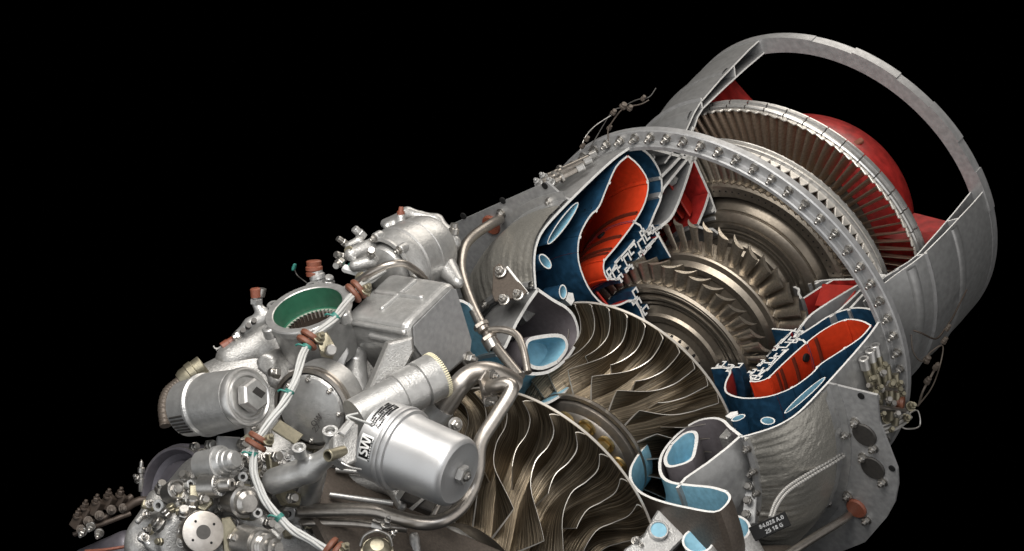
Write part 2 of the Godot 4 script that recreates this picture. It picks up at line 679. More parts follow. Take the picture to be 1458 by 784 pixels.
# ---------------------------------------------------------------- casings
func casings() -> void:
	# outer case of the combustor: grey outside, dark blue inside
	var cc := thing("combustor_case", "grey combustor casing cut open, dark blue paint inside, white cut edges", "engine casing", Vector3(-0.12, 0, 0))
	var wall := smooth(v2([-0.002, 0.2395, -0.045, 0.2445, -0.12, 0.2445, -0.182, 0.2415, -0.207, 0.234, -0.224, 0.219, -0.24, 0.194]), 4)
	sheet("outer_wall", cc, offset(wall, 0.003), -0.003, "case_grey", "deep_blue")
	sheet("rear_wall", cc, smooth(v2([-0.002, 0.2395, 0.012, 0.217, 0.0145, 0.19, 0.0, 0.169, -0.022, 0.159, -0.047, 0.148]), 4), -0.003, "deep_blue", "case_grey")
	# the annular flame tube
	var lt := thing("flame_tube", "orange red annular flame tube seen in two white edged sections", "flame tube", Vector3(-0.09, 0, 0))
	var outer := smooth(v2([-0.02, 0.2355, -0.044, 0.2355, -0.075, 0.223, -0.097, 0.2135, -0.118, 0.2125, -0.145, 0.203, -0.163, 0.182, -0.168, 0.15, -0.16, 0.122, -0.143, 0.108, -0.122, 0.101]), 3)
	var inner := smooth(v2([-0.02, 0.2355, -0.011, 0.217, -0.0095, 0.194, -0.028, 0.178, -0.058, 0.169, -0.1, 0.163, -0.128, 0.16, -0.137, 0.15, -0.136, 0.139, -0.121, 0.128]), 3)
	# stepped joints where the liner sections overlap
	var jog := func(list: Array, every: int, d: float) -> Array:
		var out := []
		for i in list.size():
			var p: Vector2 = list[i]
			if i > 1 and i < list.size() - 2 and i % every == 0:
				var along: Vector2 = (Vector2(list[i + 1]) - Vector2(list[i - 1])).normalized()
				out.append(p - along * 0.0022)
				out.append(p - along * 0.0018 + along.orthogonal() * d)
				out.append(p + along * 0.0014 + along.orthogonal() * d)
				out.append(p + along * 0.0018)
			else:
				out.append(p)
		return out
	var split := 17
	var lo := sheet("outer_liner", lt, jog.call(outer.slice(0, split + 1), 5, -0.0016), 0.0022, "orange_red", "deep_blue")
	sheet("throat_liner", lt, outer.slice(split), 0.0022, "throat_red", "deep_blue")
	sheet("inner_liner", lt, jog.call(inner, 6, 0.0016), -0.0022, "orange_red", "deep_blue")
	# seams and dilution holes pressed into the liner
	for x in [-0.135, -0.112, -0.087, -0.066, -0.052, -0.151, -0.1605]:
		var s := Shape.new()
		var rr: float = {-0.135: 0.2058, -0.112: 0.2122, -0.087: 0.217, -0.066: 0.2265, -0.052: 0.2325, -0.151: 0.1985, -0.1605: 0.1858}[x]
		lathe(s, Transform3D(), v2([x - 0.0018, rr + 0.001, x - 0.0015, rr - 0.0026, x + 0.0015, rr - 0.0026, x + 0.0018, rr + 0.001]), 72, TURN_A + 0.5, TURN_B - 0.5)
		obj("seam", s, "seam_red", lo)
	for k in 9:
		var a := 72.0 + 30.0 * k
		var s := Shape.new()
		var p := pol(-0.07, 0.2245, a)
		cyl(s, p + pol(0, 0.001, a), p - pol(0, 0.0025, a), 0.0055, 14, 0.0004)
		obj("dilution_hole", s, "print_black", lo)
	for q in [[-0.045, 0.1728], [-0.085, 0.1655], [-0.108, 0.1625], [-0.116, 0.1615]]:
		var s := Shape.new()
		lathe(s, Transform3D(), v2([q[0] - 0.0016, q[1] - 0.001, q[0] - 0.0013, q[1] + 0.0024, q[0] + 0.0013, q[1] + 0.0024, q[0] + 0.0016, q[1] - 0.001]), 72, TURN_A + 0.5, TURN_B - 0.5)
		obj("seam", s, "seam_red", lo)
	for k in 12:
		var a := 68.0 + 22.0 * k
		var s := Shape.new()
		cyl(s, pol(-0.066, 0.166, a), pol(-0.066, 0.1702, a), 0.0052, 14, 0.0004)
		obj("dilution_hole", s, "print_black", lo)
	# rows of small cooling holes
	var cool := Shape.new()
	for q in [[-0.122, 0.2105], [-0.1, 0.2128], [-0.06, 0.2292], [-0.156, 0.1925]]:
		for k in 88:
			var p := pol(q[0], q[1], TURN_A + 1.5 + 3.0 * k)
			lathe(cool, fr(p, -pol(0, 1, TURN_A + 1.5 + 3.0 * k)), [Vector2(-0.003, 0.0011), Vector2(0.0009, 0.0011), Vector2(0.0009, 0.0)], 6)
	var hole_rows := obj("cooling_holes", cool, "print_black", lo)
	hole_rows.set_meta("kind", "stuff")
	# nozzle guide vanes in the red throat
	for k in 22:
		var a := 92.0 + 10.4 * k
		var s := Shape.new()
		var t := Transform3D(Basis(pol(0, 1, a), Vector3(1, 0, 0).rotated(pol(0, 1, a), 0.9), pol(0, 1, a).cross(Vector3(1, 0, 0).rotated(pol(0, 1, a), 0.9))), pol(-0.127, 0.114, a))
		block(s, t, Vector3(0.022, 0.02, 0.003), 0.001)
		obj("guide_vane", s, "throat_red", lt)

	# air pipes cut through in the passage between the cases
	var pp := [[-0.2105, 0.212, 0.0065, 0.0115, 20], [-0.2075, 0.1685, 0.0065, 0.0085, -35], [-0.16, 0.2315, 0.0062, 0.036, -81]]
	var words_pp := ["upper oval air pipe behind the casing wall", "lower round air pipe beside the compressor wall", "long slanted air pipe under the casing wall"]
	for side in 2:
		for k in 3:
			var q: Array = pp[k]
			var o := thing("air_pipe", ["upper section: ", "lower section: "][side] + words_pp[k] + ", white rimmed", "pipe", pol(q[0], q[1], TURN_B if side == 0 else TURN_A), "cut air pipes in the blue passage")
			var s := Shape.new()
			var si := Shape.new()
			var e := Shape.new()
			e.flat()
			var a0 := TURN_B if side == 0 else TURN_A
			var da := -9.0 if side == 0 else 9.0
			var tilt := deg_to_rad(q[4])
			for j in 28:
				var c := []
				for u in [j, j + 1]:
					for sc in [1.0, 0.75]:
						var w: float = TAU * u / 28
						var ex: float = (q[2] - (1.0 - sc) * 0.006) * cos(w)
						var ey: float = (q[3] - (1.0 - sc) * 0.006) * sin(w)
						var v := Vector2(q[0] + ex * cos(tilt) - ey * sin(tilt), q[1] + ex * sin(tilt) + ey * cos(tilt))
						c.append(pol(v.x, v.y, a0 - da * 0.03))
						c.append(pol(v.x, v.y, a0 + da))
				s.quad(c[0], c[1], c[5], c[4])
				si.quad(c[2], c[3], c[7], c[6])
				e.quad(c[0], c[2], c[6], c[4])
			obj2("pipe", [[s, "deep_blue"], [si, "pale_blue"], [e, "cut_white"]], o)

	# compressor casing: the wall over the second impeller, the return bend and the front cover
	var cw := thing("compressor_casing", "pale grey compressor casing with white cut edges round the second impeller", "engine casing", Vector3(-0.28, 0, 0))
	sheet("cover_arm", cw, v2([-0.238, 0.1945, -0.262, 0.1905, -0.29, 0.183, -0.32, 0.1715, -0.338, 0.172]), -0.004, "case_grey", "plum_grey")
	sheet("shroud_wall", cw, smooth(v2([-0.238, 0.1945, -0.224, 0.17, -0.212, 0.152, -0.2075, 0.135, -0.213, 0.116, -0.23, 0.1055, -0.256, 0.1025, -0.282, 0.107, -0.305, 0.12, -0.322, 0.136, -0.331, 0.155, -0.3335, 0.18, -0.3345, 0.214, -0.34, 0.238]), 3), 0.0036, "pale_blue", "plum_grey")
	sheet("return_wall", cw, smooth(v2([-0.34, 0.238, -0.348, 0.248, -0.361, 0.251, -0.372, 0.245, -0.369, 0.21, -0.364, 0.177, -0.357, 0.148, -0.347, 0.123, -0.33, 0.1, -0.309, 0.085, -0.285, 0.078, -0.265, 0.076]), 3), 0.003, "pale_blue", "umber_cover")
	# hollow vanes at both cut ends, blue inside
	for side in 2:
		var a0 := TURN_B if side == 0 else TURN_A
		var a1 := a0 + (-16.0 if side == 0 else 16.0)
		var loop := smooth(v2([-0.262, 0.1115, -0.243, 0.1145, -0.239, 0.124, -0.249, 0.134, -0.272, 0.147, -0.287, 0.1525, -0.296, 0.144, -0.299, 0.132, -0.285, 0.119, -0.262, 0.1115]), 3)
		var far := offset(loop, 0.0042)
		var blue := Shape.new()
		var grey := Shape.new()
		var rimmed := Shape.new()
		lathe(blue, Transform3D(), loop, 8, a0, a1)
		lathe(grey, Transform3D(), far, 8, a0, a1)
		blue.flat()
		for i in range(1, loop.size() - 2):
			blue.tri(pol(loop[0].x, loop[0].y, a1), pol(loop[i].x, loop[i].y, a1), pol(loop[i + 1].x, loop[i + 1].y, a1))
		rimmed.flat()
		for i in loop.size() - 1:
			rimmed.quad(pol(loop[i].x, loop[i].y, a0), pol(loop[i + 1].x, loop[i + 1].y, a0), pol(far[i + 1].x, far[i + 1].y, a0), pol(far[i].x, far[i].y, a0))
		obj2("hollow_vane", [[blue, "pale_blue"], [grey, "plum_grey"], [rimmed, "cut_white"]], cw)
	ring("seal_ring", cw, v2([-0.205, 0.148, -0.197, 0.15, -0.194, 0.158, -0.2, 0.163, -0.209, 0.158]), "case_grey")
	# bolted bosses on the pieces of casing behind the arm
	for k in 13:
		var a := 68.0 + 20.0 * k
		var s := Shape.new()
		block(s, Transform3D(fr(Vector3.ZERO, Vector3(1, 0, 0), pol(0, 1, a)).basis, pol(-0.226, 0.162, a)), Vector3(0.02, 0.012, 0.016), 0.002)
		obj("boss", s, "rough_casting", cw)

	# turbine casings behind the combustor
	var tc := thing("turbine_casing", "pale ribbed turbine casing frames with white cut edges round the turbine wheels", "engine casing", Vector3(0.03, 0, 0))
	sheet("outer_cone", tc, v2([0.011, 0.188, 0.04, 0.1885, 0.07, 0.19, 0.085, 0.198, 0.1, 0.206]), 0.0038, "sheet_grey", "sheet_grey")
	sheet("middle_cone", tc, v2([-0.004, 0.17, 0.012, 0.175, 0.036, 0.1775, 0.062, 0.18, 0.078, 0.182]), 0.0034, "sheet_grey", "sheet_grey")
	sheet("duct_outer_wall", tc, smooth(v2([-0.046, 0.146, -0.022, 0.1415, 0.0, 0.1405, 0.02, 0.147, 0.042, 0.157, 0.062, 0.1675, 0.08, 0.178]), 3), 0.0038, "sheet_grey", "signal_red")
	sheet("duct_inner_wall", tc, v2([0.08, 0.172, 0.079, 0.15, 0.078, 0.124, 0.06, 0.114, 0.036, 0.104]), 0.0038, "sheet_grey", "signal_red")
	sheet("inner_cone", tc, v2([0.078, 0.124, 0.074, 0.1, 0.071, 0.073, 0.064, 0.072]), 0.003, "cast_aluminium", "cast_aluminium")
	for r in [0.083, 0.093, 0.103]:
		ring("seal_tooth", tc, v2([0.066, r, 0.066, r + 0.003, 0.073, r + 0.006, 0.073, r]), "cast_aluminium")
	sheet("seal_carrier", tc, v2([0.036, 0.104, 0.046, 0.094, 0.056, 0.088, 0.064, 0.073]), 0.003, "cast_aluminium", "cast_aluminium")
	hidden_hardware(tc)
	sheet("diagonal_strut", tc, v2([0.071, 0.175, 0.04, 0.203, 0.011, 0.229]), 0.0034, "sheet_grey", "sheet_grey")
	ring("corner_ring", tc, v2([0.068, 0.186, 0.068, 0.172, 0.082, 0.17, 0.09, 0.182, 0.088, 0.194, 0.078, 0.196]), "sheet_grey")
	for k in 40:
		var a := 66.0 + 6.5 * k
		var s := Shape.new()
		var t := Transform3D(Basis(pol(0, 1, a), Vector3(1, 0, 0).rotated(pol(0, 1, a), 0.5), pol(0, 1, a).cross(Vector3(1, 0, 0).rotated(pol(0, 1, a), 0.5))), pol(0.052, 0.141, a))
		block(s, t, Vector3(0.05, 0.03, 0.0025), 0.001, 0.0008)
		obj("duct_vane", s, "throat_red", tc)
	# stepped seal segments and shroud rings between flame tube and wheels
	var sg := thing("seal_segments", "stack of small stepped white edged seal rings between flame tube and turbine wheels", "seal rings", Vector3(-0.08, 0, 0))
	var steps := [
		[-0.045, 0.144, 0.016, 0.012], [-0.062, 0.139, 0.013, 0.016], [-0.079, 0.144, 0.015, 0.010], [-0.094, 0.1375, 0.012, 0.017],
		[-0.108, 0.144, 0.014, 0.011], [-0.12, 0.1365, 0.012, 0.013], [-0.028, 0.138, 0.014, 0.008], [-0.05, 0.1315, 0.02, 0.006], [-0.085, 0.128, 0.018, 0.006],
		[-0.07, 0.1325, 0.009, 0.007], [-0.1, 0.1305, 0.012, 0.006], [-0.036, 0.1445, 0.008, 0.01], [-0.129, 0.143, 0.009, 0.012], [-0.053, 0.1505, 0.01, 0.008], [-0.116, 0.128, 0.008, 0.01],
		[-0.106, 0.1, 0.01, 0.012], [-0.108, 0.087, 0.008, 0.013], [-0.104, 0.0745, 0.012, 0.01], [-0.115, 0.0935, 0.009, 0.006]]
	for q in steps:
		var x: float = q[0]
		var r: float = q[1]
		var w: float = q[2] / 2
		var h: float = q[3] / 2
		var t := 0.0023
		# a channel section, open inwards, with a lip
		ring("seal_ring", sg, v2([x - w, r - h, x - w, r + h, x + w, r + h, x + w, r - h * 0.3, x + w - t, r - h * 0.3, x + w - t, r + h - t, x - w + t, r + h - t, x - w + t, r - h + t, x, r - h + t, x, r - h]), "deep_blue", TURN_A, TURN_B, 48)
	sheet("shroud_wall", sg, v2([-0.068, 0.13, -0.04, 0.134, -0.031, 0.134, -0.03, 0.118, -0.0285, 0.101]), 0.0025, "signal_red", "deep_blue")
	sheet("liner_support", sg, v2([-0.058, 0.171, -0.05, 0.16, -0.05, 0.15, -0.036, 0.148]), 0.0025, "deep_blue", "deep_blue")
	sheet("inner_support", sg, smooth(v2([-0.136, 0.14, -0.112, 0.148, -0.09, 0.15, -0.07, 0.152]), 2), 0.0025, "deep_blue", "deep_blue")
	sheet("throat_wall", sg, v2([-0.122, 0.101, -0.112, 0.095, -0.11, 0.082, -0.112, 0.066]), 0.003, "signal_red", "deep_blue")

	# the big bolted flange: not cut, it bridges the opening
	var fl := thing("bolted_flange", "large grey ring flange with a row of bolts bridging the opening", "flange", Vector3.ZERO)
	var s := Shape.new()
	lathe(s, Transform3D(), v2([-0.012, 0.2385, -0.012, 0.243, -0.0105, 0.2445, -0.0045, 0.2445, -0.0035, 0.246, -0.0035, 0.2585, -0.002, 0.26, 0.0055, 0.26, 0.007, 0.2585, 0.007, 0.252, 0.014, 0.248, 0.014, 0.24, -0.012, 0.2385]), 144)
	obj("flange_ring", s, "sheet_grey", fl)
	var bm := stored(bolt_shape(0.0042, 0.007, 0.9), "bolt_steel")
	for k in 66:
		var a := -46.3 + k * 360.0 / 66.0
		if a < 135 or a > 285:
			put("bolt", bm, Transform3D(fr(Vector3.ZERO, Vector3(-1, 0, 0), pol(0, 1, a + k * 13)).basis, pol(-0.0035, 0.2515, a)), fl)
	# firewall plates standing out from the case
	firewall()
	heat_blanket()


# pipes and unions in the space behind the combustor wall
func hidden_hardware(tc: Node3D) -> void:
	for side in 2:
		var way := -1.0 if side == 0 else 1.0
		var a0 := TURN_B if side == 0 else TURN_A
		for k in 5:
			var a := a0 + way * (5.0 + 6.0 * k)
			var p := pol(0.03 + 0.009 * (k % 3), 0.207 + 0.006 * (k % 2), a)
			var q := pol(0.062 - 0.008 * (k % 2), 0.192, a + way * 5)
			var s := Shape.new()
			tube(s, bez([p, p.lerp(q, 0.5) + pol(0, 0.006, a), q], 4), 0.0038, 10)
			var o := obj("pipe", s, "cast_aluminium", tc)
			union_nut("union", o, p, q - p, 0.0062, 0.009, "polished")
			union_nut("union", o, pol(0.045, 0.163 + 0.008 * (k % 2), a), pol(-0.4, 0.9, a), 0.007, 0.014, "cast_aluminium")


func firewall() -> void:
	var x := -0.135
	var fw := thing("firewall", "grey flat firewall plate standing round the casing with holes and bolts", "firewall", Vector3(x, 0, 0))
	var rim := [pol(0, 0.2475, TURN_A), Vector3(0, 0.128, 0.281), Vector3(0, 0.09, 0.288), Vector3(0, 0.033, 0.317), Vector3(0, 0.01, 0.3205), Vector3(0, -0.02, 0.3195), Vector3(0, -0.05, 0.312), Vector3(0, -0.105, 0.29), Vector3(0, -0.139, 0.262), Vector3(0, -0.24, 0.16), Vector3(0, -0.3, 0.0), Vector3(0, -0.25, -0.2), Vector3(0, -0.1, -0.33), Vector3(0, 0.03, -0.334), Vector3(0, 0.068, -0.322), Vector3(0, 0.084, -0.305), Vector3(0, 0.222, -0.162), Vector3(0, 0.21, -0.138)]
	var poly := []
	for p in rim:
		poly.append(Vector2(p.y, p.z))
	for k in 49:
		var a := lerpf(TURN_B, TURN_A, k / 48.0)
		var p := pol(0, 0.2475, a)
		if k < 48:
			poly.append(Vector2(p.y, p.z))
	var s := Shape.new()
	# frame: x -> y, y -> z, z -> x
	var t := Transform3D(Basis(Vector3(0, 1, 0), Vector3(0, 0, 1), Vector3(1, 0, 0)), Vector3(x, 0, 0))
	prism(s, t, poly, 0.003, 0.0)
	obj("plate", s, "sheet_grey", fw)
	var r2 := Shape.new()
	lathe(r2, Transform3D(), v2([x - 0.016, 0.2475, x - 0.016, 0.2505, x - 0.003, 0.2505, x - 0.001, 0.26, x, 0.26]), 72, TURN_A, TURN_B)
	obj("angle_ring", r2, "case_grey", fw)
	var r3 := Shape.new()
	lathe(r3, Transform3D(), v2([x - 0.03, 0.248, x - 0.03, 0.2495, x - 0.018, 0.2495]), 72, TURN_A, TURN_B)
	obj("clamp_band", r3, "case_grey", fw)
	var bm := stored(bolt_shape(0.0048, 0.006, 0.6), "bolt_steel")
	for p in [Vector3(-0.135, 0.0743, 0.2593), Vector3(-0.135, 0.0499, 0.2499), Vector3(-0.135, 0.0481, 0.2853), Vector3(-0.135, 0.0268, 0.274), Vector3(-0.135, 0.0034, 0.3018), Vector3(-0.135, -0.0434, 0.2609), Vector3(-0.135, -0.0684, 0.2391), Vector3(-0.135, -0.0678, 0.2883), Vector3(-0.135, 0.1437, -0.2259), Vector3(-0.135, 0.1981, -0.1561), Vector3(-0.135, 0.0985, -0.2281)]:
		put("bolt", bm, Transform3D(fr(Vector3.ZERO, Vector3(-1, 0, 0)).basis, p - Vector3(x, 0, 0)), fw)
	for p in [Vector3(-0.135, 0.0178, 0.2876), Vector3(-0.135, 0.0618, 0.2722)]:
		var g := Shape.new()
		cyl(g, p + Vector3(-0.0025, 0, 0), p + Vector3(0.001, 0, 0), 0.0155, 24, 0.0012)
		obj("grommet", g, "dark_metal", fw)
	for p in [Vector3(-0.135, 0.0303, 0.3106), Vector3(-0.135, 0.1642, -0.2238), Vector3(-0.135, 0.2154, -0.1642), Vector3(-0.135, 0.1119, -0.2817), Vector3(-0.135, 0.1167, 0.2622)]:
		var g := Shape.new()
		cyl(g, p + Vector3(-0.0012, 0, 0), p + Vector3(0.001, 0, 0), 0.0042, 16, 0.0002)
		obj("hole", g, "print_black", fw)
	for p in [Vector3(-0.135, -0.0564, 0.2742), Vector3(-0.135, 0.1195, -0.2393)]:
		var g := Shape.new()
		cyl(g, p + Vector3(-0.004, 0, 0), p + Vector3(0.001, 0, 0), 0.013, 24, 0.0015)
		obj("rubber_grommet", g, "rust_rubber", fw, "rust red rubber grommet round a pipe")


# crumpled metal foil blanket over the front of the combustor case
func heat_blanket() -> void:
	var hb := thing("heat_blanket", "crinkled silvery foil blanket wrapped round the front of the casing", "heat shield", Vector3(-0.19, 0, 0))
	var prof := smooth(v2([-0.1385, 0.2489, -0.145, 0.2489, -0.17, 0.2485, -0.19, 0.245, -0.21, 0.237, -0.226, 0.2235, -0.237, 0.207, -0.243, 0.199]), 10)
	var fnl := FastNoiseLite.new()
	fnl.seed = 4
	fnl.frequency = 1.0
	fnl.fractal_octaves = 2
	var s := Shape.new()
	var n := 420
	var rows := []
	for i in prof.size():
		var row := []
		var u := float(i) / (prof.size() - 1)
		for j in n + 1:
			var a := lerpf(TURN_A, TURN_B, float(j) / n)
			# pleats run along the case and deepen towards the front hem
			var d := fnl.get_noise_2d(a * 2.4, u * 1.1) * 0.0036 * u * u * u + fnl.get_noise_2d(a * 0.3 + 50, u * 5.0) * 0.0005 + absf(fnl.get_noise_2d(a * 4.5, u * 0.9 + 9)) * 0.0032 * u * u + fnl.get_noise_2d(a * 0.9, u * 26.0) * 0.0003 + fnl.get_noise_2d(a * 2.6, u * 40.0) * 0.0004
			row.append(pol(prof[i].x - d * u, prof[i].y + d * (1.1 - u * 0.5) + 0.0012, a))
		rows.append(row)
	for i in prof.size() - 1:
		for j in n:
			s.quad(rows[i][j], rows[i][j + 1], rows[i + 1][j + 1], rows[i + 1][j])
	obj("foil", s, "foil", hb)
	var e := Shape.new()
	lathe(e, Transform3D(), v2([-0.24, 0.2, -0.247, 0.199, -0.25, 0.203, -0.247, 0.207, -0.24, 0.2055]), 72, TURN_A, TURN_B)
	obj("hem", e, "case_grey", hb)
	var bm := stored(bolt_shape(0.0042, 0.005, 0.6), "bolt_steel")
	for k in 30:
		put("bolt", bm, Transform3D(fr(Vector3.ZERO, Vector3(-1, 0.0, 0)).basis, pol(-0.2475 + 0.19, 0.203, TURN_A + 3 + k * 8.8)), hb)


# ---------------------------------------------------------------- rotating wheels
func disc(called: String, parent: Node, prof: Array, m: String, n := 96) -> void:
	var s := Shape.new()
	lathe(s, Transform3D(), prof, n)
	obj(called, s, m, parent)


# cambered aerofoil between radii r0 and r1 at angle 0, leading edge to -x
func aerofoil(s: Shape, x: float, r0: float, r1: float, chord: float, thick: float, stagger: float, twist: float, camber: float, rows := 4, n := 7) -> void:
	var rings := []
	for i in rows + 1:
		var u := float(i) / rows
		var r := lerpf(r0, r1, u)
		var a := deg_to_rad(stagger + twist * u)
		var pts := []
		for k in 2 * n:
			var c := float(k) / n if k <= n else float(2 * n - k) / n
			var side := 1.0 if k <= n else -1.0
			var th := thick * sqrt(maxf(c, 0)) * (1.0 - c) * 1.9 + 0.0002
			var y := camber * chord * 4.0 * c * (1 - c) + side * th
			var xx := (c - 0.5) * chord
			pts.append(Vector3(x + xx * cos(a) - y * sin(a), r, xx * sin(a) + y * cos(a)))
		rings.append(pts)
	s.next()
	var m := 2 * n
	for i in rows:
		for k in m:
			s.quad(rings[i][k], rings[i][(k + 1) % m], rings[i + 1][(k + 1) % m], rings[i + 1][k])
	s.flat()
	for k in range(1, m / 2):
		s.quad(rings[rows][k], rings[rows][k + 1 if k + 1 <= m / 2 else m / 2], rings[rows][(m - k - 1)], rings[rows][m - k])
	s.tri(rings[rows][0], rings[rows][1], rings[rows][m - 1])
	s.next()


func array_round(called: String, mesh: Mesh, count: int, parent: Node, start := 0.0) -> void:
	for k in count:
		put(called, mesh, Transform3D(Basis(Vector3(1, 0, 0), TAU * k / count + start), Vector3.ZERO), parent)


func at_base(shape: Shape, m: String, x: float) -> ArrayMesh:
	var st := SurfaceTool.new()
	st.append_from(shape.mesh(), 0, Transform3D(Basis(), Vector3(-x, 0, 0)))
	var am := st.commit()
	am.surface_set_material(0, mat[m])
	return am


func two(shape: Shape, m: String, edge: Shape, me: String, x: float) -> ArrayMesh:
	var am := ArrayMesh.new()
	for p in [[shape, m], [edge, me]]:
		var st := SurfaceTool.new()
		st.append_from(p[0].mesh(), 0, Transform3D(Basis(), Vector3(-x, 0, 0)))
		st.commit(am)
		am.surface_set_material(am.get_surface_count() - 1, mat[p[1]])
	return am


func wheels() -> void:
	# first gas generator turbine
	var t1 := thing("turbine_rotor", "front turbine wheel with a single row of curved blades and a grooved disc face", "turbine wheel", Vector3(-0.09, 0, 0))
	disc("disc", t1, v2([-0.125, 0.03, -0.125, 0.038, -0.106, 0.046, -0.102, 0.056, -0.104, 0.058, -0.104, 0.066, -0.1, 0.068, -0.096, 0.076, -0.093, 0.0765, -0.093, 0.0795, -0.0985, 0.08, -0.0985, 0.0825, -0.093, 0.083, -0.093, 0.086, -0.0995, 0.0865, -0.0995, 0.09, -0.0975, 0.0905, -0.0975, 0.0915, -0.0935, 0.092, -0.0935, 0.0955, -0.0995, 0.0965, -0.0995, 0.1, -0.0985, 0.1005, -0.0985, 0.1012, -0.0995, 0.1015, -0.0995, 0.1035, -0.0965, 0.106, -0.0745, 0.106, -0.072, 0.1, -0.074, 0.08, -0.07, 0.03]), "disc_steel")
	var holes := Shape.new()
	for k in 24:
		var p := pol(-0.1105, 0.044, k * 15.0)
		cyl(holes, p, p + Vector3(0.004, 0, 0), 0.0021, 8, 0.0002)
	obj("bore_holes", holes, "print_black", t1)
	var b := Shape.new()
	aerofoil(b, -0.084, 0.1055, 0.132, 0.027, 0.0026, 40, 16, 0.16)
	block(b, Transform3D(Basis(Vector3(1, 0, 0.0), Vector3(0, 1, 0), Vector3(0, 0, 1)).rotated(Vector3(0, 1, 0), -0.4), Vector3(-0.0855, 0.1062, 0)), Vector3(0.021, 0.003, 0.0095), 0.0, 0.0006)
	array_round("blade", at_base(b, "blade_steel", -0.09), 44, t1)

	# second gas generator turbine
	var t2 := thing("turbine_rotor", "second turbine wheel with tall twisted blades standing behind the front turbine wheel", "turbine wheel", Vector3(-0.02, 0, 0))
	disc("disc", t2, v2([-0.055, 0.03, -0.05, 0.05, -0.036, 0.062, -0.03, 0.078, -0.0325, 0.082, -0.0325, 0.09, -0.026, 0.094, -0.024, 0.1005, -0.022, 0.102, 0.004, 0.102, 0.006, 0.096, 0.0, 0.07, 0.006, 0.03]), "disc_steel")
	b = Shape.new()
	aerofoil(b, -0.008, 0.1015, 0.1365, 0.026, 0.003, -42, -16, -0.13, 5)
	block(b, Transform3D(Basis().rotated(Vector3(0, 1, 0), 0.5), Vector3(-0.0095, 0.1022, 0)), Vector3(0.023, 0.003, 0.0105), 0.0, 0.0006)
	array_round("blade", at_base(b, "blade_steel", -0.02), 40, t2, 0.03)

	# first power turbine
	var p1 := thing("power_turbine_rotor", "power turbine wheel with a broad stepped disc and fine blades under the bolted flange", "turbine wheel", Vector3(0.09, 0, 0))
	disc("disc", p1, v2([0.04, 0.03, 0.05, 0.056, 0.056, 0.06, 0.056, 0.066, 0.06, 0.0685, 0.0625, 0.069, 0.0625, 0.0715, 0.06, 0.073, 0.06, 0.0765, 0.0635, 0.0768, 0.0635, 0.0785, 0.061, 0.0788, 0.061, 0.081, 0.0655, 0.0813, 0.0655, 0.083, 0.063, 0.0835, 0.0638, 0.0885, 0.0665, 0.0888, 0.0665, 0.0905, 0.0655, 0.091, 0.068, 0.0965, 0.072, 0.1005, 0.0745, 0.1008, 0.0745, 0.1025, 0.076, 0.103, 0.081, 0.1065, 0.087, 0.109, 0.099, 0.1095, 0.099, 0.1165, 0.08, 0.117, 0.08, 0.1315, 0.083, 0.1345, 0.103, 0.1345, 0.105, 0.12, 0.1, 0.09, 0.1, 0.03]), "disc_steel", 120)
	holes = Shape.new()
	for k in 84:
		var p := pol(0.0794, 0.125, k * 360.0 / 84)
		cyl(holes, p, p + Vector3(0.002, 0, 0), 0.0011, 6, 0.0001)
	obj("rim_holes", holes, "print_black", p1)
	b = Shape.new()
	aerofoil(b, 0.093, 0.134, 0.181, 0.019, 0.002, 22, 22, 0.12, 4, 5)
	block(b, Transform3D(Basis().rotated(Vector3(0, 1, 0), -0.3), Vector3(0.0925, 0.1345, 0)), Vector3(0.02, 0.003, 0.0085), 0.0, 0.0005)
	var tip := Shape.new()
	prism(tip, Transform3D(Basis(Vector3(1, 0, 0), Vector3(0, 0, 1), Vector3(0, -1, 0)), Vector3(0.093, 0.1835, 0)), v2([-0.005, -0.0068, -0.016, 0.001, -0.003, 0.0068, 0.011, 0.0068, 0.013, 0.0, 0.008, -0.0068]), 0.003, 0.0005)
	array_round("blade", two(b, "blade_steel", tip, "bright_edge", 0.09), 84, p1)
	disc("shroud_band", p1, v2([0.09, 0.1838, 0.091, 0.1875, 0.0925, 0.1875, 0.0935, 0.1838]), "polished", 120)
	disc("shroud_band", p1, v2([0.098, 0.1838, 0.099, 0.1875, 0.1005, 0.1875, 0.1015, 0.1838]), "polished", 120)

	# second power turbine
	var p2 := thing("power_turbine_rotor", "rear power turbine wheel with long blades inside a shrouded rim before the red cone", "turbine wheel", Vector3(0.145, 0, 0))
	disc("disc", p2, v2([0.135, 0.03, 0.14, 0.07, 0.144, 0.11, 0.14, 0.128, 0.14, 0.133, 0.165, 0.1365, 0.162, 0.128, 0.155, 0.1, 0.155, 0.03]), "disc_steel", 96)
	b = Shape.new()
	aerofoil(b, 0.155, 0.134, 0.199, 0.021, 0.001, 20, 8, 0.07, 5, 5)
	tip = Shape.new()
	prism(tip, Transform3D(Basis(Vector3(1, 0, 0), Vector3(0, 0, 1), Vector3(0, -1, 0)), Vector3(0.157, 0.1995, 0)), v2([-0.009, -0.0066, -0.0112, 0.0035, -0.008, 0.0066, 0.008, 0.0066, 0.0095, -0.002, 0.0075, -0.0066]), 0.0025, 0.0005)
	array_round("blade", two(b, "blade_brown", tip, "bright_edge", 0.145), 94, p2)

	# the rim is made of separate shroud segments
	var seg := Shape.new()
	lathe(seg, Transform3D(), v2([0.149, 0.1985, 0.149, 0.2028, 0.1505, 0.2042, 0.1525, 0.2042, 0.1535, 0.2028, 0.1565, 0.2028, 0.1575, 0.2052, 0.161, 0.2056, 0.1625, 0.2032, 0.1655, 0.2028, 0.167, 0.1985]), 6, -3.6, 3.6)
	array_round("shroud_segment", at_base(seg, "polished", 0.145), 47, p2)
	# second impeller
	impeller("impeller_rotor", "smaller second impeller with swept vanes in front of the turbine wheels", -0.2, 0.1475, 19, -1.0)
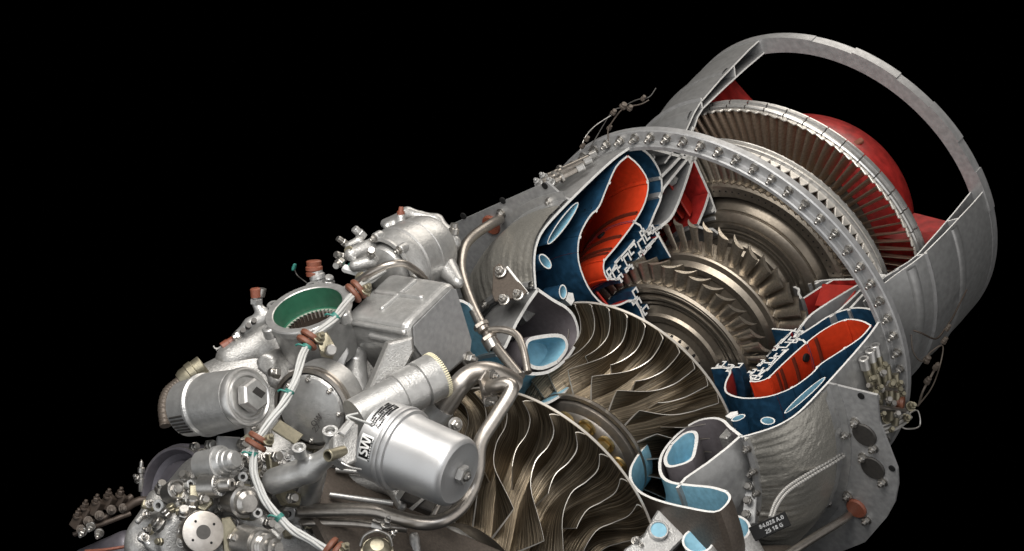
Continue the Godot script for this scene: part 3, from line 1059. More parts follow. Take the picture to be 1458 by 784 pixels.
	# first impeller
	impeller("impeller_rotor", "large first impeller with long wavy vanes at the lower edge of the view", -0.383, 0.156, 14, 1.0)
	coupling()


func curve_at(c: Array, u: float) -> Vector2:
	var f := u * (c.size() - 1)
	var i := mini(int(f), c.size() - 2)
	var a: Vector2 = c[maxi(i - 1, 0)]
	var d: Vector2 = c[mini(i + 2, c.size() - 1)]
	return Vector2(c[i]).cubic_interpolate(c[i + 1], a, d, f - i)


func bend_at(c: Array, u: float) -> float:
	var f := u * (c.size() - 1)
	var i := mini(int(f), c.size() - 2)
	return cubic_interpolate(c[i], c[i + 1], c[maxi(i - 1, 0)], c[mini(i + 2, c.size() - 1)], f - i)


func impeller(called: String, label: String, x0: float, rim: float, mains: int, way: float) -> void:
	var w := thing(called, label, "impeller", Vector3(x0, 0, 0))
	var first := way > 0
	# meridional lines from the rim (0) to the inlet (1), relative to x0
	var hub := v2([0.0, rim, -0.002, 0.128, -0.012, 0.1, -0.035, 0.077, -0.07, 0.066, -0.115, 0.058]) if first else v2([0.0, rim, -0.001, 0.125, -0.008, 0.105, -0.026, 0.088, -0.05, 0.078, -0.076, 0.074])
	var shr := v2([-0.007, rim, -0.0115, 0.141, -0.022, 0.126, -0.042, 0.115, -0.07, 0.1085, -0.1, 0.106]) if first else v2([-0.006, rim, -0.009, 0.132, -0.018, 0.117, -0.034, 0.108, -0.05, 0.1045, -0.068, 0.1025])
	var bend := [0.0, 4.5, 5.5, 5.0, 14.0, 39.0] if first else [0.0, 0.5, 0.0, -4.0, -11.0, -22.0]
	var prof := smooth(hub, 5)
	prof.append(Vector2(prof[-1].x - 0.002, prof[-1].y - 0.006))
	prof.append(Vector2(prof[-1].x, 0.03))
	var back := [Vector2(0.0, rim), Vector2(0.003, rim), Vector2(0.0035, rim - 0.001), Vector2(0.006, 0.11), Vector2(0.015, 0.06), Vector2(0.015, 0.03)]
	var s := Shape.new()
	var at := Transform3D(Basis(), Vector3(x0, 0, 0))
	var flow := Shape.new()
	var across := 240
	var along := prof.size() - 3
	for i in along:
		for j in across:
			var p4 := []
			var uv := []
			for q in [[i, j], [i, j + 1], [i + 1, j + 1], [i + 1, j]]:
				var u := float(q[0]) / along
				var a: float = 360.0 * q[1] / across + bend_at(bend, u)
				p4.append(pol(x0 + prof[q[0]].x, prof[q[0]].y, a))
				uv.append(Vector2(u, q[1] / 24.0))
			flow.uvquad(p4, uv)
	lathe(s, at, [prof[-3], prof[-2], prof[-1]], 120)
	lathe(s, at, back, 120)
	obj2("hub", [[flow, "vane_metal"], [s, "disc_steel"]], w)
	var e := Shape.new()
	lathe(e, at, [Vector2(0.0004, rim - 0.0008), Vector2(0.0004, rim + 0.0005), Vector2(0.0034, rim + 0.0005), Vector2(0.0034, rim - 0.0008)], 144)
	obj("rim_edge", e, "bright_edge", w)
	for kind in 2:
		var side := Shape.new()
		var edge := Shape.new()
		var rows := 22
		var cols := 5
		var last := 1.0 if kind == 0 else 0.72
		var grid := [[], []]
		for i in rows + 1:
			var u := last * i / rows
			var h := curve_at(hub, u)
			var t := curve_at(shr, u)
			var tip_bend := bend_at(bend, u)
			for k in 2:
				var line := []
				for j in cols + 1:
					var v := float(j) / cols
					var p := h.lerp(t, v)
					# the vane leans between hub and tip and thins towards its tip and its leading edge
					var lean := tip_bend + (1.0 - v) * (1.0 - v) * way * (3.0 - 5.0 * u)
					var half := lerpf(0.0016, 0.0005, v) * (1.0 - 0.45 * absf(u / last - 0.4))
					line.append(pol(x0 + p.x, p.y - 0.0008 * (1 - v), lean + rad_to_deg(half / p.y) * (1 if k == 0 else -1)))
				grid[k].append(line)
		for k in 2:
			side.next()
			for i in rows:
				for j in cols:
					var p4 := [grid[k][i][j], grid[k][i][j + 1], grid[k][i + 1][j + 1], grid[k][i + 1][j]]
					var uv := [Vector2(i * 0.05, j * 0.12), Vector2(i * 0.05, j * 0.12 + 0.12), Vector2(i * 0.05 + 0.05, j * 0.12 + 0.12), Vector2(i * 0.05 + 0.05, j * 0.12)]
					if k == 1:
						p4.reverse()
						uv.reverse()
					side.uvquad(p4, uv)
		edge.next()
		for i in rows:
			edge.quad(grid[0][i][cols], grid[1][i][cols], grid[1][i + 1][cols], grid[0][i + 1][cols])
		edge.next()
		for j in cols:
			edge.quad(grid[0][rows][j], grid[1][rows][j], grid[1][rows][j + 1], grid[0][rows][j + 1])
			edge.quad(grid[0][0][j], grid[1][0][j], grid[1][0][j + 1], grid[0][0][j + 1])
		var turn := deg_to_rad(-6.4 if first else -1.0)
		array_round("vane" if kind == 0 else "splitter_vane", two(side, "vane_metal", edge, "bright_edge", x0), mains, w, turn + (0.0 if kind == 0 else PI / mains) + (TAU / mains * 0.5 if first else 0.0))


# the shaft coupling between the impellers
func coupling() -> void:
	var c := thing("shaft_coupling", "bright steel coupling ring with gold bolts between the two impellers", "coupling", Vector3(-0.3, 0, 0))
	var s := Shape.new()
	lathe(s, Transform3D(), v2([-0.28, 0.078, -0.284, 0.078, -0.2845, 0.0735, -0.281, 0.073, -0.281, 0.07, -0.287, 0.0695, -0.289, 0.066, -0.291, 0.06, -0.296, 0.056, -0.3, 0.048, -0.3, 0.03]), 96)
	obj("ring", s, "pipe_steel", c)
	s = Shape.new()
	lathe(s, Transform3D(), v2([-0.26, 0.026, -0.37, 0.026]), 48)
	obj("shaft", s, "pipe_steel", c)
	s = Shape.new()
	for k in 40:
		var a := k * 9.0
		var t := Transform3D(fr(Vector3.ZERO, Vector3(1, 0, 0), pol(0, 1, a)).basis, pol(-0.318, 0.0385, a))
		block(s, t, Vector3(0.014, 0.006, 0.0028), 0, 0.0004)
	lathe(s, Transform3D(), v2([-0.31, 0.03, -0.31, 0.037, -0.326, 0.037, -0.326, 0.03]), 48)
	obj("gear_teeth", s, "brass", c)
	var bm := stored(bolt_shape(0.0082, 0.013, 0.7), "brass")
	for k in 12:
		put("bolt", bm, Transform3D(fr(Vector3.ZERO, Vector3(-1, 0, 0)).basis, pol(-0.299 + 0.3, 0.0555, 8 + k * 30)), c)


# ---------------------------------------------------------------- exhaust end
func rear() -> void:
	var ex := thing("exhaust_duct", "grey double walled exhaust duct cut open, with white cut edges", "exhaust duct", Vector3(0.18, 0, 0))
	var wall := v2([0.03, 0.197, 0.06, 0.2015, 0.09, 0.2095, 0.112, 0.218, 0.13, 0.2225, 0.18, 0.2265, 0.25, 0.229, 0.272, 0.2285])
	sheet("outer_skin", ex, wall, 0.002, "case_grey", "sheet_grey")
	sheet("inner_skin", ex, v2([0.088, 0.2, 0.1, 0.203, 0.115, 0.211, 0.13, 0.2145, 0.18, 0.2145, 0.23, 0.2135, 0.272, 0.2115]), 0.002, "sheet_grey", "sheet_grey")
	for x in [0.128, 0.205]:
		sheet("stiffener", ex, v2([x, 0.2145, x + 0.006, 0.226]), 0.002, "sheet_grey", "sheet_grey")
	for x in [0.1, 0.19]:
		var s := Shape.new()
		lathe(s, Transform3D(), smooth(v2([x, 0.212 if x < 0.15 else 0.2262, x + 0.003, 0.2175 if x < 0.15 else 0.2286, x + 0.012, 0.2205 if x < 0.15 else 0.229, x + 0.015, 0.2185 if x < 0.15 else 0.2268]), 3), 96, TURN_A + 1, TURN_B - 1)
		obj("weld_band", s, "case_grey", ex)
	# the rear ring is whole; its rim steps in and out
	var rr := thing("exhaust_ring", "grey stepped end ring closing the rear of the exhaust duct", "ring", Vector3(0.28, 0, 0))
	var s := Shape.new()
	var rims := [[-32, -12, 0.2295], [-12, 2, 0.2285], [2, 18, 0.231], [18, 31, 0.2288], [31, 45, 0.2305], [45, 56, 0.2283], [56, 70, 0.2305], [70, 200, 0.229], [200, 328, 0.2295]]
	for q in rims:
		var r: float = q[2]
		var n := int(absf(q[1] - q[0]) / 2.0)
		lathe(s, Transform3D(), v2([0.272, 0.2085, 0.272, r, 0.284, r, 0.284, 0.2085, 0.272, 0.2085]), n, q[0], q[1])
		s.flat()
		for a in [q[0], q[1]]:
			s.quad(pol(0.272, 0.2085, a), pol(0.272, r, a), pol(0.284, r, a), pol(0.284, 0.2085, a))
	obj("ring", s, "sheet_grey", rr)
	s = Shape.new()
	lathe(s, Transform3D(), v2([0.284, 0.2085, 0.29, 0.206, 0.298, 0.206]), 120)
	obj("lip", s, "pipe_steel", rr)
	# red exhaust cone
	var cone := thing("exhaust_cone", "red domed exhaust cone behind the rear power turbine wheel", "exhaust cone", Vector3(0.25, 0, 0))
	s = Shape.new()
	lathe(s, Transform3D(), smooth(v2([0.168, 0.134, 0.2, 0.138, 0.235, 0.135, 0.262, 0.126, 0.285, 0.112, 0.305, 0.093, 0.322, 0.068, 0.332, 0.04, 0.335, 0.0]), 5), 96)
	obj("dome", s, "signal_red", cone)
	s = Shape.new()
	block(s, fr(Vector3(0.2431, 0.1252, 0.0434), Vector3(0.9, 0.1, 0.3), Vector3(0, 0.9, 0.3)), Vector3(0.016, 0.006, 0.007), 0.002, 0.0012)
	obj("tab", s, "rust_rubber", cone)
	# red struts between cone and duct
	for a in [-46.0, 73.0, 118.0, 163.0, 208.0, 253.0]:
		var st := Shape.new()
		var q := [pol(0.175, 0.13, a - 9), pol(0.175, 0.13, a + 9), pol(0.175, 0.214, a + 6), pol(0.175, 0.214, a - 6)]
		var e := [pol(0.262, 0.128, a), pol(0.25, 0.214, a)]
		st.flat()
		st.quad(q[0], q[1], q[2], q[3])
		st.quad(q[0], e[0], e[1], q[3])
		st.quad(q[1], q[2], e[1], e[0])
		st.tri(q[3], e[1], q[2])
		obj("strut", st, "signal_red", cone)


# ---------------------------------------------------------------- accessories on the front of the engine
var bolts := {}


func bolt(parent: Node, at: Vector3, dir: Vector3, r := 0.004, m := "bolt_steel", h := 0.006, stud := 0.6) -> void:
	var key := "%s %.4f %.4f %.2f" % [m, r, h, stud]
	if not bolts.has(key):
		bolts[key] = stored(bolt_shape(r, h, stud), m)
	put("bolt", bolts[key], Transform3D(fr(Vector3.ZERO, dir, Vector3(0.2, 0.5 + fmod(at.x * 977, 0.6), 0.3)).basis, at - origin_of(parent)), parent)


func turned(called: String, parent: Node, at: Vector3, dir: Vector3, prof: Array, m: String, n := 36, label := "") -> MeshInstance3D:
	var s := Shape.new()
	lathe(s, fr(at, dir), v2(prof), n)
	return obj(called, s, m, parent, label)


func pipe(called: String, parent: Node, pts: Array, r: float, m: String, n := 14, steps := 6) -> MeshInstance3D:
	var s := Shape.new()
	tube(s, bez(pts, steps), r, n)
	return obj(called, s, m, parent)


# open fitting: a collar with a dark bore
func port(called: String, parent: Node, at: Vector3, dir: Vector3, r: float, h: float, m: String, bore := 0.6) -> void:
	var o := turned(called, parent, at, dir, [-h, r * 0.92, h * 0.55, r * 0.92, h * 0.6, r, h * 0.94, r, h, r * 0.94, h, r * bore, h * 0.3, r * bore * 0.95], m, 24)
	turned("bore", o, at, dir, [h * 0.3, r * bore * 0.96, h * 0.3, 0.0], "dark_metal", 16)


# hexagonal pipe union
func union_nut(called: String, parent: Node, at: Vector3, dir: Vector3, r: float, h: float, m: String) -> void:
	var s := Shape.new()
	var t := fr(at, dir)
	var z := Transform3D(Basis(t.basis.y, t.basis.z, t.basis.x), at)
	prism(s, z, ngon(6, r), h * 0.55, r * 0.12)
	lathe(s, t, v2([h * 0.55, r * 0.78, h * 0.9, r * 0.78, h, r * 0.66, h, 0]), 18)
	obj(called, s, m, parent)


func accessories() -> void:
	gearbox()
	oil_filter()
	cooler_box()
	starter()
	port_ring()
	drum()
	fuel_pump()
	piping()
	loom()
	left_bits()
	right_bits()
	nozzles()


func gearbox() -> void:
	var g := thing("gearbox", "grey cast accessory gearbox housing crowded with bolts, plugs and bosses", "gearbox", Vector3(-0.6498, 0.0798, -0.1696))
	var s := Shape.new()
	var solids := [
		["c", Vector3(-0.5667, 0.1497, -0.3003), Vector3(-0.4581, 0.1622, -0.2585), 0.036, 0.0345],
		["c", Vector3(-0.6907, 0.0446, -0.2663), Vector3(-0.6497, 0.0988, -0.2458), 0.0495, 0.042],
		["c", Vector3(-0.6497, 0.0988, -0.2458), Vector3(-0.5535, 0.1183, -0.1858), 0.0375, 0.045],
		["c", Vector3(-0.6697, 0.0538, -0.204), Vector3(-0.5947, 0.0502, -0.1384), 0.045, 0.0375],
		["c", Vector3(-0.5925, 0.0183, -0.1323), Vector3(-0.5177, 0.0183, -0.0255), 0.0345, 0.03],
		["c", Vector3(-0.5191, 0.0897, -0.1855), Vector3(-0.4333, 0.0985, -0.1239), 0.045, 0.0345],
		["c", Vector3(-0.441, 0.1077, -0.1958), Vector3(-0.3804, 0.122, -0.2018), 0.03, 0.0255],
		["c", Vector3(-0.5164, 0.1357, -0.2534), Vector3(-0.5606, 0.104, -0.2203), 0.045, 0.0375],
		["y", Vector3(-0.7545, 0.1215, -0.2436), Vector3(-0.7141, 0.0826, -0.2656), 0.0225, 0.006],
		["y", Vector3(-0.7578, 0.1644, -0.1749), Vector3(-0.7025, 0.0843, -0.2517), 0.033, 0.008],
		["c", Vector3(-0.7104, 0.1489, -0.2234), Vector3(-0.6641, 0.1746, -0.1975), 0.0176, 0.0147],
		["c", Vector3(-0.695, 0.1608, -0.1732), Vector3(-0.6963, 0.1418, -0.1456), 0.0162, 0.0147],
		["c", Vector3(-0.6508, 0.1571, -0.1512), Vector3(-0.6417, 0.1177, -0.1236), 0.0118, 0.0096],
		["c", Vector3(-0.7592, 0.1059, -0.2492), Vector3(-0.7013, 0.114, -0.2729), 0.0162, 0.0132],
		["c", Vector3(-0.7599, 0.1489, -0.2471), Vector3(-0.7315, 0.1484, -0.2526), 0.0037, 0.0037],
		["c", Vector3(-0.7793, 0.1538, -0.2123), Vector3(-0.7647, 0.1613, -0.2032), 0.0044, 0.0059],
		["c", Vector3(-0.7748, 0.1528, -0.2278), Vector3(-0.7799, 0.1484, -0.2049), 0.0051, 0.0044],
		["c", Vector3(-0.7343, 0.1608, -0.2294), Vector3(-0.7277, 0.183, -0.2078), 0.0066, 0.0051],
		["c", Vector3(-0.7331, 0.1485, -0.1616), Vector3(-0.7375, 0.1452, -0.1394), 0.0059, 0.0066],
		["c", Vector3(-0.6746, 0.1771, -0.1697), Vector3(-0.6801, 0.1952, -0.1823), 0.0051, 0.0066],
		["c", Vector3(-0.6574, 0.1808, -0.1741), Vector3(-0.6604, 0.1771, -0.1494), 0.0073, 0.0059],
		["c", Vector3(-0.7125, 0.1681, -0.1863), Vector3(-0.6994, 0.183, -0.1675), 0.0044, 0.0059],
		["c", Vector3(-0.6904, 0.1573, -0.1379), Vector3(-0.6953, 0.1512, -0.112), 0.0066, 0.0051],
	]
	cast(s, solids, 0.0038, 0.009)
	obj("housing", s, "rough_casting", g)
	scatter(g, solids, Vector3(-0.8037, 0.2643, -0.209), 260.0, 94.0, 110, 3)
	scatter(g, solids, Vector3(-0.7528, 0.2955, -0.1851), 200.0, 70.0, 60, 4)
	scatter(g, solids, Vector3(-0.7082, 0.2799, -0.0972), 150.0, 120.0, 60, 5)
	# round cover plate with a centre hole and four small holes
	var n := Vector3(-0.3137, 0.7461, 0.5866)
	var c := Vector3(-0.768, 0.2036, -0.1454)
	var cover := turned("cover_plate", g, c, n, [-0.03, 0.0219, -0.0015, 0.0219, 0, 0.0212, 0.0003, 0.0198, 0.0003, 0.0], "pipe_steel", 48)
	turned("centre_hole", cover, c, n, [0.0006, 0.0074, 0.0006, 0.0], "dark_metal", 24)
	var t := fr(c, n)
	for k in 4:
		turned("screw_hole", cover, t * (Vector3(0, cos(k * PI / 2 + 0.3), sin(k * PI / 2 + 0.3)) * 0.0134), n, [0.0007, 0.0014, 0.0007, 0.0], "print_black", 10)
	# screw plug with stepped shoulders
	var p := Vector3(-0.7037, 0.2346, -0.1722)
	n = Vector3(0.1278, 0.546, 0.8266)
	turned("plug", g, p, n, [-0.03, 0.015, -0.006, 0.015, -0.006, 0.0172, 0.0, 0.0172, 0.001, 0.015, 0.006, 0.0135, 0.007, 0.0122, 0.012, 0.0118, 0.013, 0.0104, 0.019, 0.0098, 0.022, 0.0075, 0.0222, 0.0], "cast_aluminium", 32)
	# splined shaft end
	p = Vector3(-0.7207, 0.2207, -0.163)
	n = Vector3(0.2378, 0.408, 0.8715)
	var sp := turned("spline_hub", g, p, n, [-0.02, 0.0125, 0.0, 0.0125, 0.001, 0.0115, 0.001, 0.0072, 0.016, 0.0068, 0.017, 0.006, 0.017, 0.003, 0.01, 0.003, 0.01, 0.0], "bolt_steel", 28)
	var sh := Shape.new()
	var t2 := fr(p, n)
	for k in 26:
		var a := TAU * k / 26
		block(sh, Transform3D(fr(Vector3.ZERO, n, t2.basis.y * cos(a) + t2.basis.z * sin(a)).basis, t2 * Vector3(0.002, cos(a) * 0.0098, sin(a) * 0.0098)), Vector3(0.002, 0.003, 0.0011), 0, 0.0002)
	obj("spline_teeth", sh, "polished", sp)
	# square bracket plates
	var br := Shape.new()
	slab(br, [Vector3(-0.7286, 0.2049, -0.1971), Vector3(-0.7141, 0.2041, -0.1813), Vector3(-0.7264, 0.1933, -0.1684), Vector3(-0.7377, 0.1895, -0.1704), Vector3(-0.7436, 0.1936, -0.1856)], Vector3(-0.3582, 0.8571, 0.3735) * 0.008, 0.0012)
	obj("bracket", br, "olive_steel", g)
	br = Shape.new()
	slab(br, [Vector3(-0.7442, 0.2036, -0.1432), Vector3(-0.7367, 0.2019, -0.1386), Vector3(-0.7401, 0.1828, -0.1172), Vector3(-0.7538, 0.1761, -0.1139), Vector3(-0.7659, 0.181, -0.1236)], Vector3(-0.21, 0.7493, 0.636) * 0.007, 0.0015)
	obj("bracket", br, "olive_steel", g)
	br = Shape.new()
	slab(br, [Vector3(-0.6523, 0.2073, -0.161), Vector3(-0.6437, 0.2034, -0.1589), Vector3(-0.6564, 0.1798, -0.1393), Vector3(-0.6446, 0.1608, -0.1259), Vector3(-0.6556, 0.1562, -0.1212), Vector3(-0.6697, 0.1666, -0.1277), Vector3(-0.6685, 0.1874, -0.1439)], Vector3(0.0843, 0.6159, 0.796) * 0.009, 0.0015)
	obj("bracket", br, "olive_steel", g)
	br = Shape.new()
	slab(br, [Vector3(-0.6687, 0.2168, -0.2105), Vector3(-0.6525, 0.2108, -0.1943), Vector3(-0.6593, 0.205, -0.1854), Vector3(-0.6725, 0.2042, -0.1879), Vector3(-0.682, 0.2092, -0.2001)], Vector3(-0.14, 0.8783, 0.4647) * 0.01, 0.0015)
	obj("bracket", br, "sheet_grey", g)
	# pale name plate behind the loom
	br = Shape.new()
	slab(br, [Vector3(-0.6211, 0.2095, -0.1767), Vector3(-0.6054, 0.2103, -0.1781), Vector3(-0.5994, 0.1977, -0.1518), Vector3(-0.6152, 0.1969, -0.1505)], Vector3(-0.0079, 0.8994, 0.4331) * 0.003, 0.0008)
	obj("name_plate", br, "olive_steel", g)
	# large hexagon socket fitting with a glassy round cap
	p = Vector3(-0.7153, 0.208, -0.1355)
	n = Vector3(-0.2176, 0.5163, 0.8246)
	turned("sight_cap", g, p, n, [-0.025, 0.015, -0.003, 0.015, -0.002, 0.0165, 0.001, 0.0165, 0.002, 0.0135, 0.008, 0.0125, 0.012, 0.009, 0.0135, 0.0], "bolt_steel", 32)
	p = Vector3(-0.7324, 0.1957, -0.2109)
	turned("sensor_cap", g, p, Vector3(-0.037, 0.7571, 0.6368), [-0.02, 0.011, 0, 0.011, 0.001, 0.01, 0.001, 0.0085, -0.003, 0.008, -0.003, 0.0], "bolt_steel", 24)
	union_nut("pipe_union", g, p + Vector3(-0.037, 0.7571, 0.6368) * -0.004, Vector3(-0.037, 0.7571, 0.6368), 0.0062, 0.008, "bolt_steel")
	# bottom fitting with threads
	p = Vector3(-0.7437, 0.1973, -0.0893)
	n = Vector3(0.0009, 0.4029, 0.9156)
	turned("threaded_fitting", g, p, n, [-0.03, 0.018, -0.004, 0.018, -0.004, 0.0155, 0.0, 0.0155, 0.001, 0.013, 0.002, 0.0132, 0.004, 0.012, 0.006, 0.0132, 0.008, 0.012, 0.01, 0.0132, 0.011, 0.0095, 0.018, 0.0095, 0.019, 0.006, 0.024, 0.006, 0.024, 0.0], "bolt_steel", 28)
	# bosses, bolts and plugs
	for q in [[Vector3(-0.7004, 0.2145, -0.1946), 8], [Vector3(-0.6939, 0.2115, -0.1573), 7.5], [Vector3(-0.7329, 0.1871, -0.1982), 7], [Vector3(-0.738, 0.1909, -0.1413), 7], [Vector3(-0.7128, 0.1952, -0.1238), 7.5], [Vector3(-0.7234, 0.1989, -0.2031), 6.5]]:
		port("boss", g, q[0], Vector3(-0.2387, 0.7493, 0.5951), q[1] * 0.00071, 0.009, "cast_aluminium", 0.5)
	for q in [[Vector3(-0.6571, 0.2204, -0.1421), 8], [Vector3(-0.7366, 0.2059, -0.1744), 7], [Vector3(-0.7045, 0.1762, -0.1174), 8], [Vector3(-0.6713, 0.1887, -0.1128), 8], [Vector3(-0.7532, 0.1951, -0.1228), 7], [Vector3(-0.6745, 0.2075, -0.217), 8.5], [Vector3(-0.6648, 0.2229, -0.1803), 8], [Vector3(-0.6749, 0.1921, -0.2402), 6.5], [Vector3(-0.7104, 0.2207, -0.1484), 5]]:
		union_nut("cap_nut", g, q[0], Vector3(-0.0492, 0.632, 0.7675), q[1] * 0.00074, 0.011, "bolt_steel")
	for q in [Vector3(-0.7498, 0.1636, -0.2091), Vector3(-0.7254, 0.152, -0.238), Vector3(-0.7466, 0.1382, -0.2349), Vector3(-0.7401, 0.1701, -0.2053), Vector3(-0.7244, 0.166, -0.1298), Vector3(-0.6383, 0.1177, -0.1188), Vector3(-0.6091, 0.1335, -0.1485), Vector3(-0.6023, 0.1022, -0.1368), Vector3(-0.5884, 0.1106, -0.1301), Vector3(-0.6352, 0.2255, -0.2357), Vector3(-0.5233, 0.2003, -0.2237), Vector3(-0.6201, 0.1646, -0.1659), Vector3(-0.6838, 0.1863, -0.1502), Vector3(-0.7149, 0.1828, -0.1659), Vector3(-0.6677, 0.1923, -0.1835), Vector3(-0.7016, 0.197, -0.1925)]:
		bolt(g, q, Vector3(-0.2524, 0.7998, 0.5436), 0.0044, "bolt_steel", 0.006)
	var bp := Shape.new()
	block(bp, fr(Vector3(-0.7438, 0.179, -0.2011), Vector3(0.4612, 0.6021, 0.6537)), Vector3(0.011, 0.008, 0.007), 0.001)
	obj("blue_cap", bp, "blue_plastic", g, "small blue plastic cap")
	# pale cast arm standing on the housing
	var y := thing("oil_gallery", "pale cast Y shaped oil pipe with two open upright necks", "pipe", Vector3(-0.6395, 0.2024, -0.1123))
	s = Shape.new()
	cast(s, [
		["c", Vector3(-0.6701, 0.2021, -0.1321), Vector3(-0.6544, 0.2252, -0.0989), 0.0138, 0.0138],
		["c", Vector3(-0.6544, 0.2252, -0.0989), Vector3(-0.6421, 0.2518, -0.0762), 0.0123, 0.0094],
		["c", Vector3(-0.6368, 0.2446, -0.0807), Vector3(-0.6363, 0.2686, -0.0824), 0.0065, 0.0058],
		["c", Vector3(-0.6537, 0.2273, -0.1012), Vector3(-0.6601, 0.2529, -0.1035), 0.0065, 0.0058],
		["c", Vector3(-0.6405, 0.2086, -0.1), Vector3(-0.6329, 0.1538, -0.1207), 0.0101, 0.013],
	], 0.0024, 0.006)
	obj("casting", s, "cast_aluminium", y)
	port("neck", y, Vector3(-0.6366, 0.2711, -0.082), Vector3(-0.0218, 0.999, -0.0458), 0.0081, 0.006, "cast_aluminium", 0.62)
	port("neck", y, Vector3(-0.6612, 0.2548, -0.1034), Vector3(-0.0445, 0.9923, -0.091), 0.0074, 0.006, "cast_aluminium", 0.62)
	turned("hose_collar", y, Vector3(-0.6596, 0.1965, -0.1317), Vector3(0.4977, 0.4236, 0.7502), [-0.012, 0.0, -0.012, 0.0135, 0.0, 0.0138, 0.001, 0.0128, 0.012, 0.0128, 0.013, 0.0138, 0.017, 0.0138, 0.018, 0.012], "cast_aluminium", 28)


# distance to the nearest of the solids of a casting (no blending)
func nearest(solids: Array, q: Vector3) -> float:
	var best := 1e9
	for p in solids:
		if p[0] == "b":
			continue
		var a: Vector3 = p[1]
		var ab: Vector3 = p[2] - a
		var u := clampf((q - a).dot(ab) / maxf(ab.length_squared(), 1e-9), 0, 1)
		best = minf(best, q.distance_to(a + ab * u) - (lerpf(p[3], p[4], u) if p[0] == "c" else p[3]))
	return best


# bolts, nuts, caps and bosses set on the surface of a casting where it can be reached from outside
func scatter(g: Node3D, solids: Array, from: Vector3, w: float, h: float, count: int, seed_: int) -> void:
	var r := RandomNumberGenerator.new()
	r.seed = seed_
	var px := 0.00072
	var inward := Vector3(0.61, -0.6669, -0.428)
	var taken := []
	for i in count:
		var q := from + Vector3(0.5744, 0, 0.8186) * r.randf() * w * px + Vector3(-0.5459, -0.7451, 0.3831) * r.randf() * h * px
		var hit := false
		for j in 60:
			var d := nearest(solids, q)
			if d < 0.0006:
				hit = true
				break
			q += inward * maxf(d, 0.0005)
			if q.distance_to(from) > 0.5:
				break
		var kind := r.randi() % 6
		var size := r.randf_range(0.8, 1.35)
		if not hit:
			continue
		var clash := false
		for t in taken:
			if q.distance_to(t) < 0.0095:
				clash = true
		if clash:
			continue
		taken.append(q)
		var e := 0.002
		var n := Vector3(nearest(solids, q + Vector3(e, 0, 0)), nearest(solids, q + Vector3(0, e, 0)), nearest(solids, q + Vector3(0, 0, e))) - Vector3.ONE * nearest(solids, q)
		n = (n.normalized() + Vector3(-0.0838, 0.557, 0.1809) * 0.6).normalized()
		if kind == 0:
			bolt(g, q, n, snappedf(0.0036 * size, 0.0005), "bolt_steel", 0.006)
		elif kind == 1:
			port("boss", g, q, n, 0.0056 * size, 0.008 * size, "cast_aluminium", 0.5)
		elif kind == 2:
			union_nut("cap_nut", g, q, n, 0.0056 * size, 0.011 * size, "bolt_steel")
		elif kind == 3:
			union_nut("cap_nut", g, q, n, 0.005 * size, 0.008, "olive_steel")
		elif kind == 4:
			var s := Shape.new()
			block(s, fr(q, n.cross(Vector3(0.4871, 0.7295, 0.0247)), n), Vector3(0.018 * size, 0.007, 0.009), 0.002)
			obj("bracket", s, "olive_steel" if i % 3 == 0 else "cast_aluminium", g)
			bolt(g, q + n * 0.0035, n, 0.0035, "bolt_steel", 0.005)
		else:
			turned("plug", g, q, n, [-0.004, 0.0078 * size, 0.002, 0.0078 * size, 0.003, 0.0068 * size, 0.003, 0.0052 * size, 0.007, 0.005 * size, 0.008, 0.004 * size, 0.008, 0.0022 * size, 0.005, 0.002 * size, 0.005, 0.0], "bolt_steel", 22)


func oil_filter() -> void:
	var f := thing("oil_filter", "silver oil filter canister with a black and white label on its collar", "oil filter", Vector3(-0.5943, 0.2478, -0.0252))
	var n := Vector3(0.0027, 0.0995, 0.9937)
	var a := Vector3(-0.5925, 0.2435, -0.0509)
	var k := 0.0007
	turned("collar", f, a, n, [-6 * k, 0, -6 * k, 58 * k, -4 * k, 61 * k, 24 * k, 61 * k, 26 * k, 60 * k, 27 * k, 63 * k, 31 * k, 63.5 * k, 34 * k, 63 * k, 35 * k, 60 * k, 38 * k, 60 * k, 39 * k, 62 * k, 43 * k, 61.5 * k, 44 * k, 56 * k, 46 * k, 50 * k], "filter_silver", 72)
	turned("bowl", f, a, n, [44 * k, 57 * k, 50 * k, 55.5 * k, 100 * k, 54 * k, 128 * k, 53.2 * k, 134 * k, 51.5 * k, 138 * k, 48 * k, 139 * k, 45.5 * k, 138.4 * k, 43 * k, 139.5 * k, 30 * k, 140 * k, 0], "filter_silver", 72)
	var t := fr(a, n)
	var c := t * Vector3(140 * k, 0, 0)
	var s := Shape.new()
	var z := Transform3D(Basis(t.basis.y, t.basis.z, t.basis.x).rotated(n.normalized(), 0.3), c + n.normalized() * 0.0)
	prism(s, z, ngon(6, 15 * k), 11 * k, 0.0012)
	var nut := obj("drain_nut", s, "polished", f)
	bolt(nut, c + n.normalized() * 10 * k, n, 6.5 * k, "bolt_steel", 6 * k, 0.3)
	# label plate, curved round the collar
	label_patch(f, t, 61 * k, 3 * k, 20 * k, 158.0, 201.0, "print_black", k)


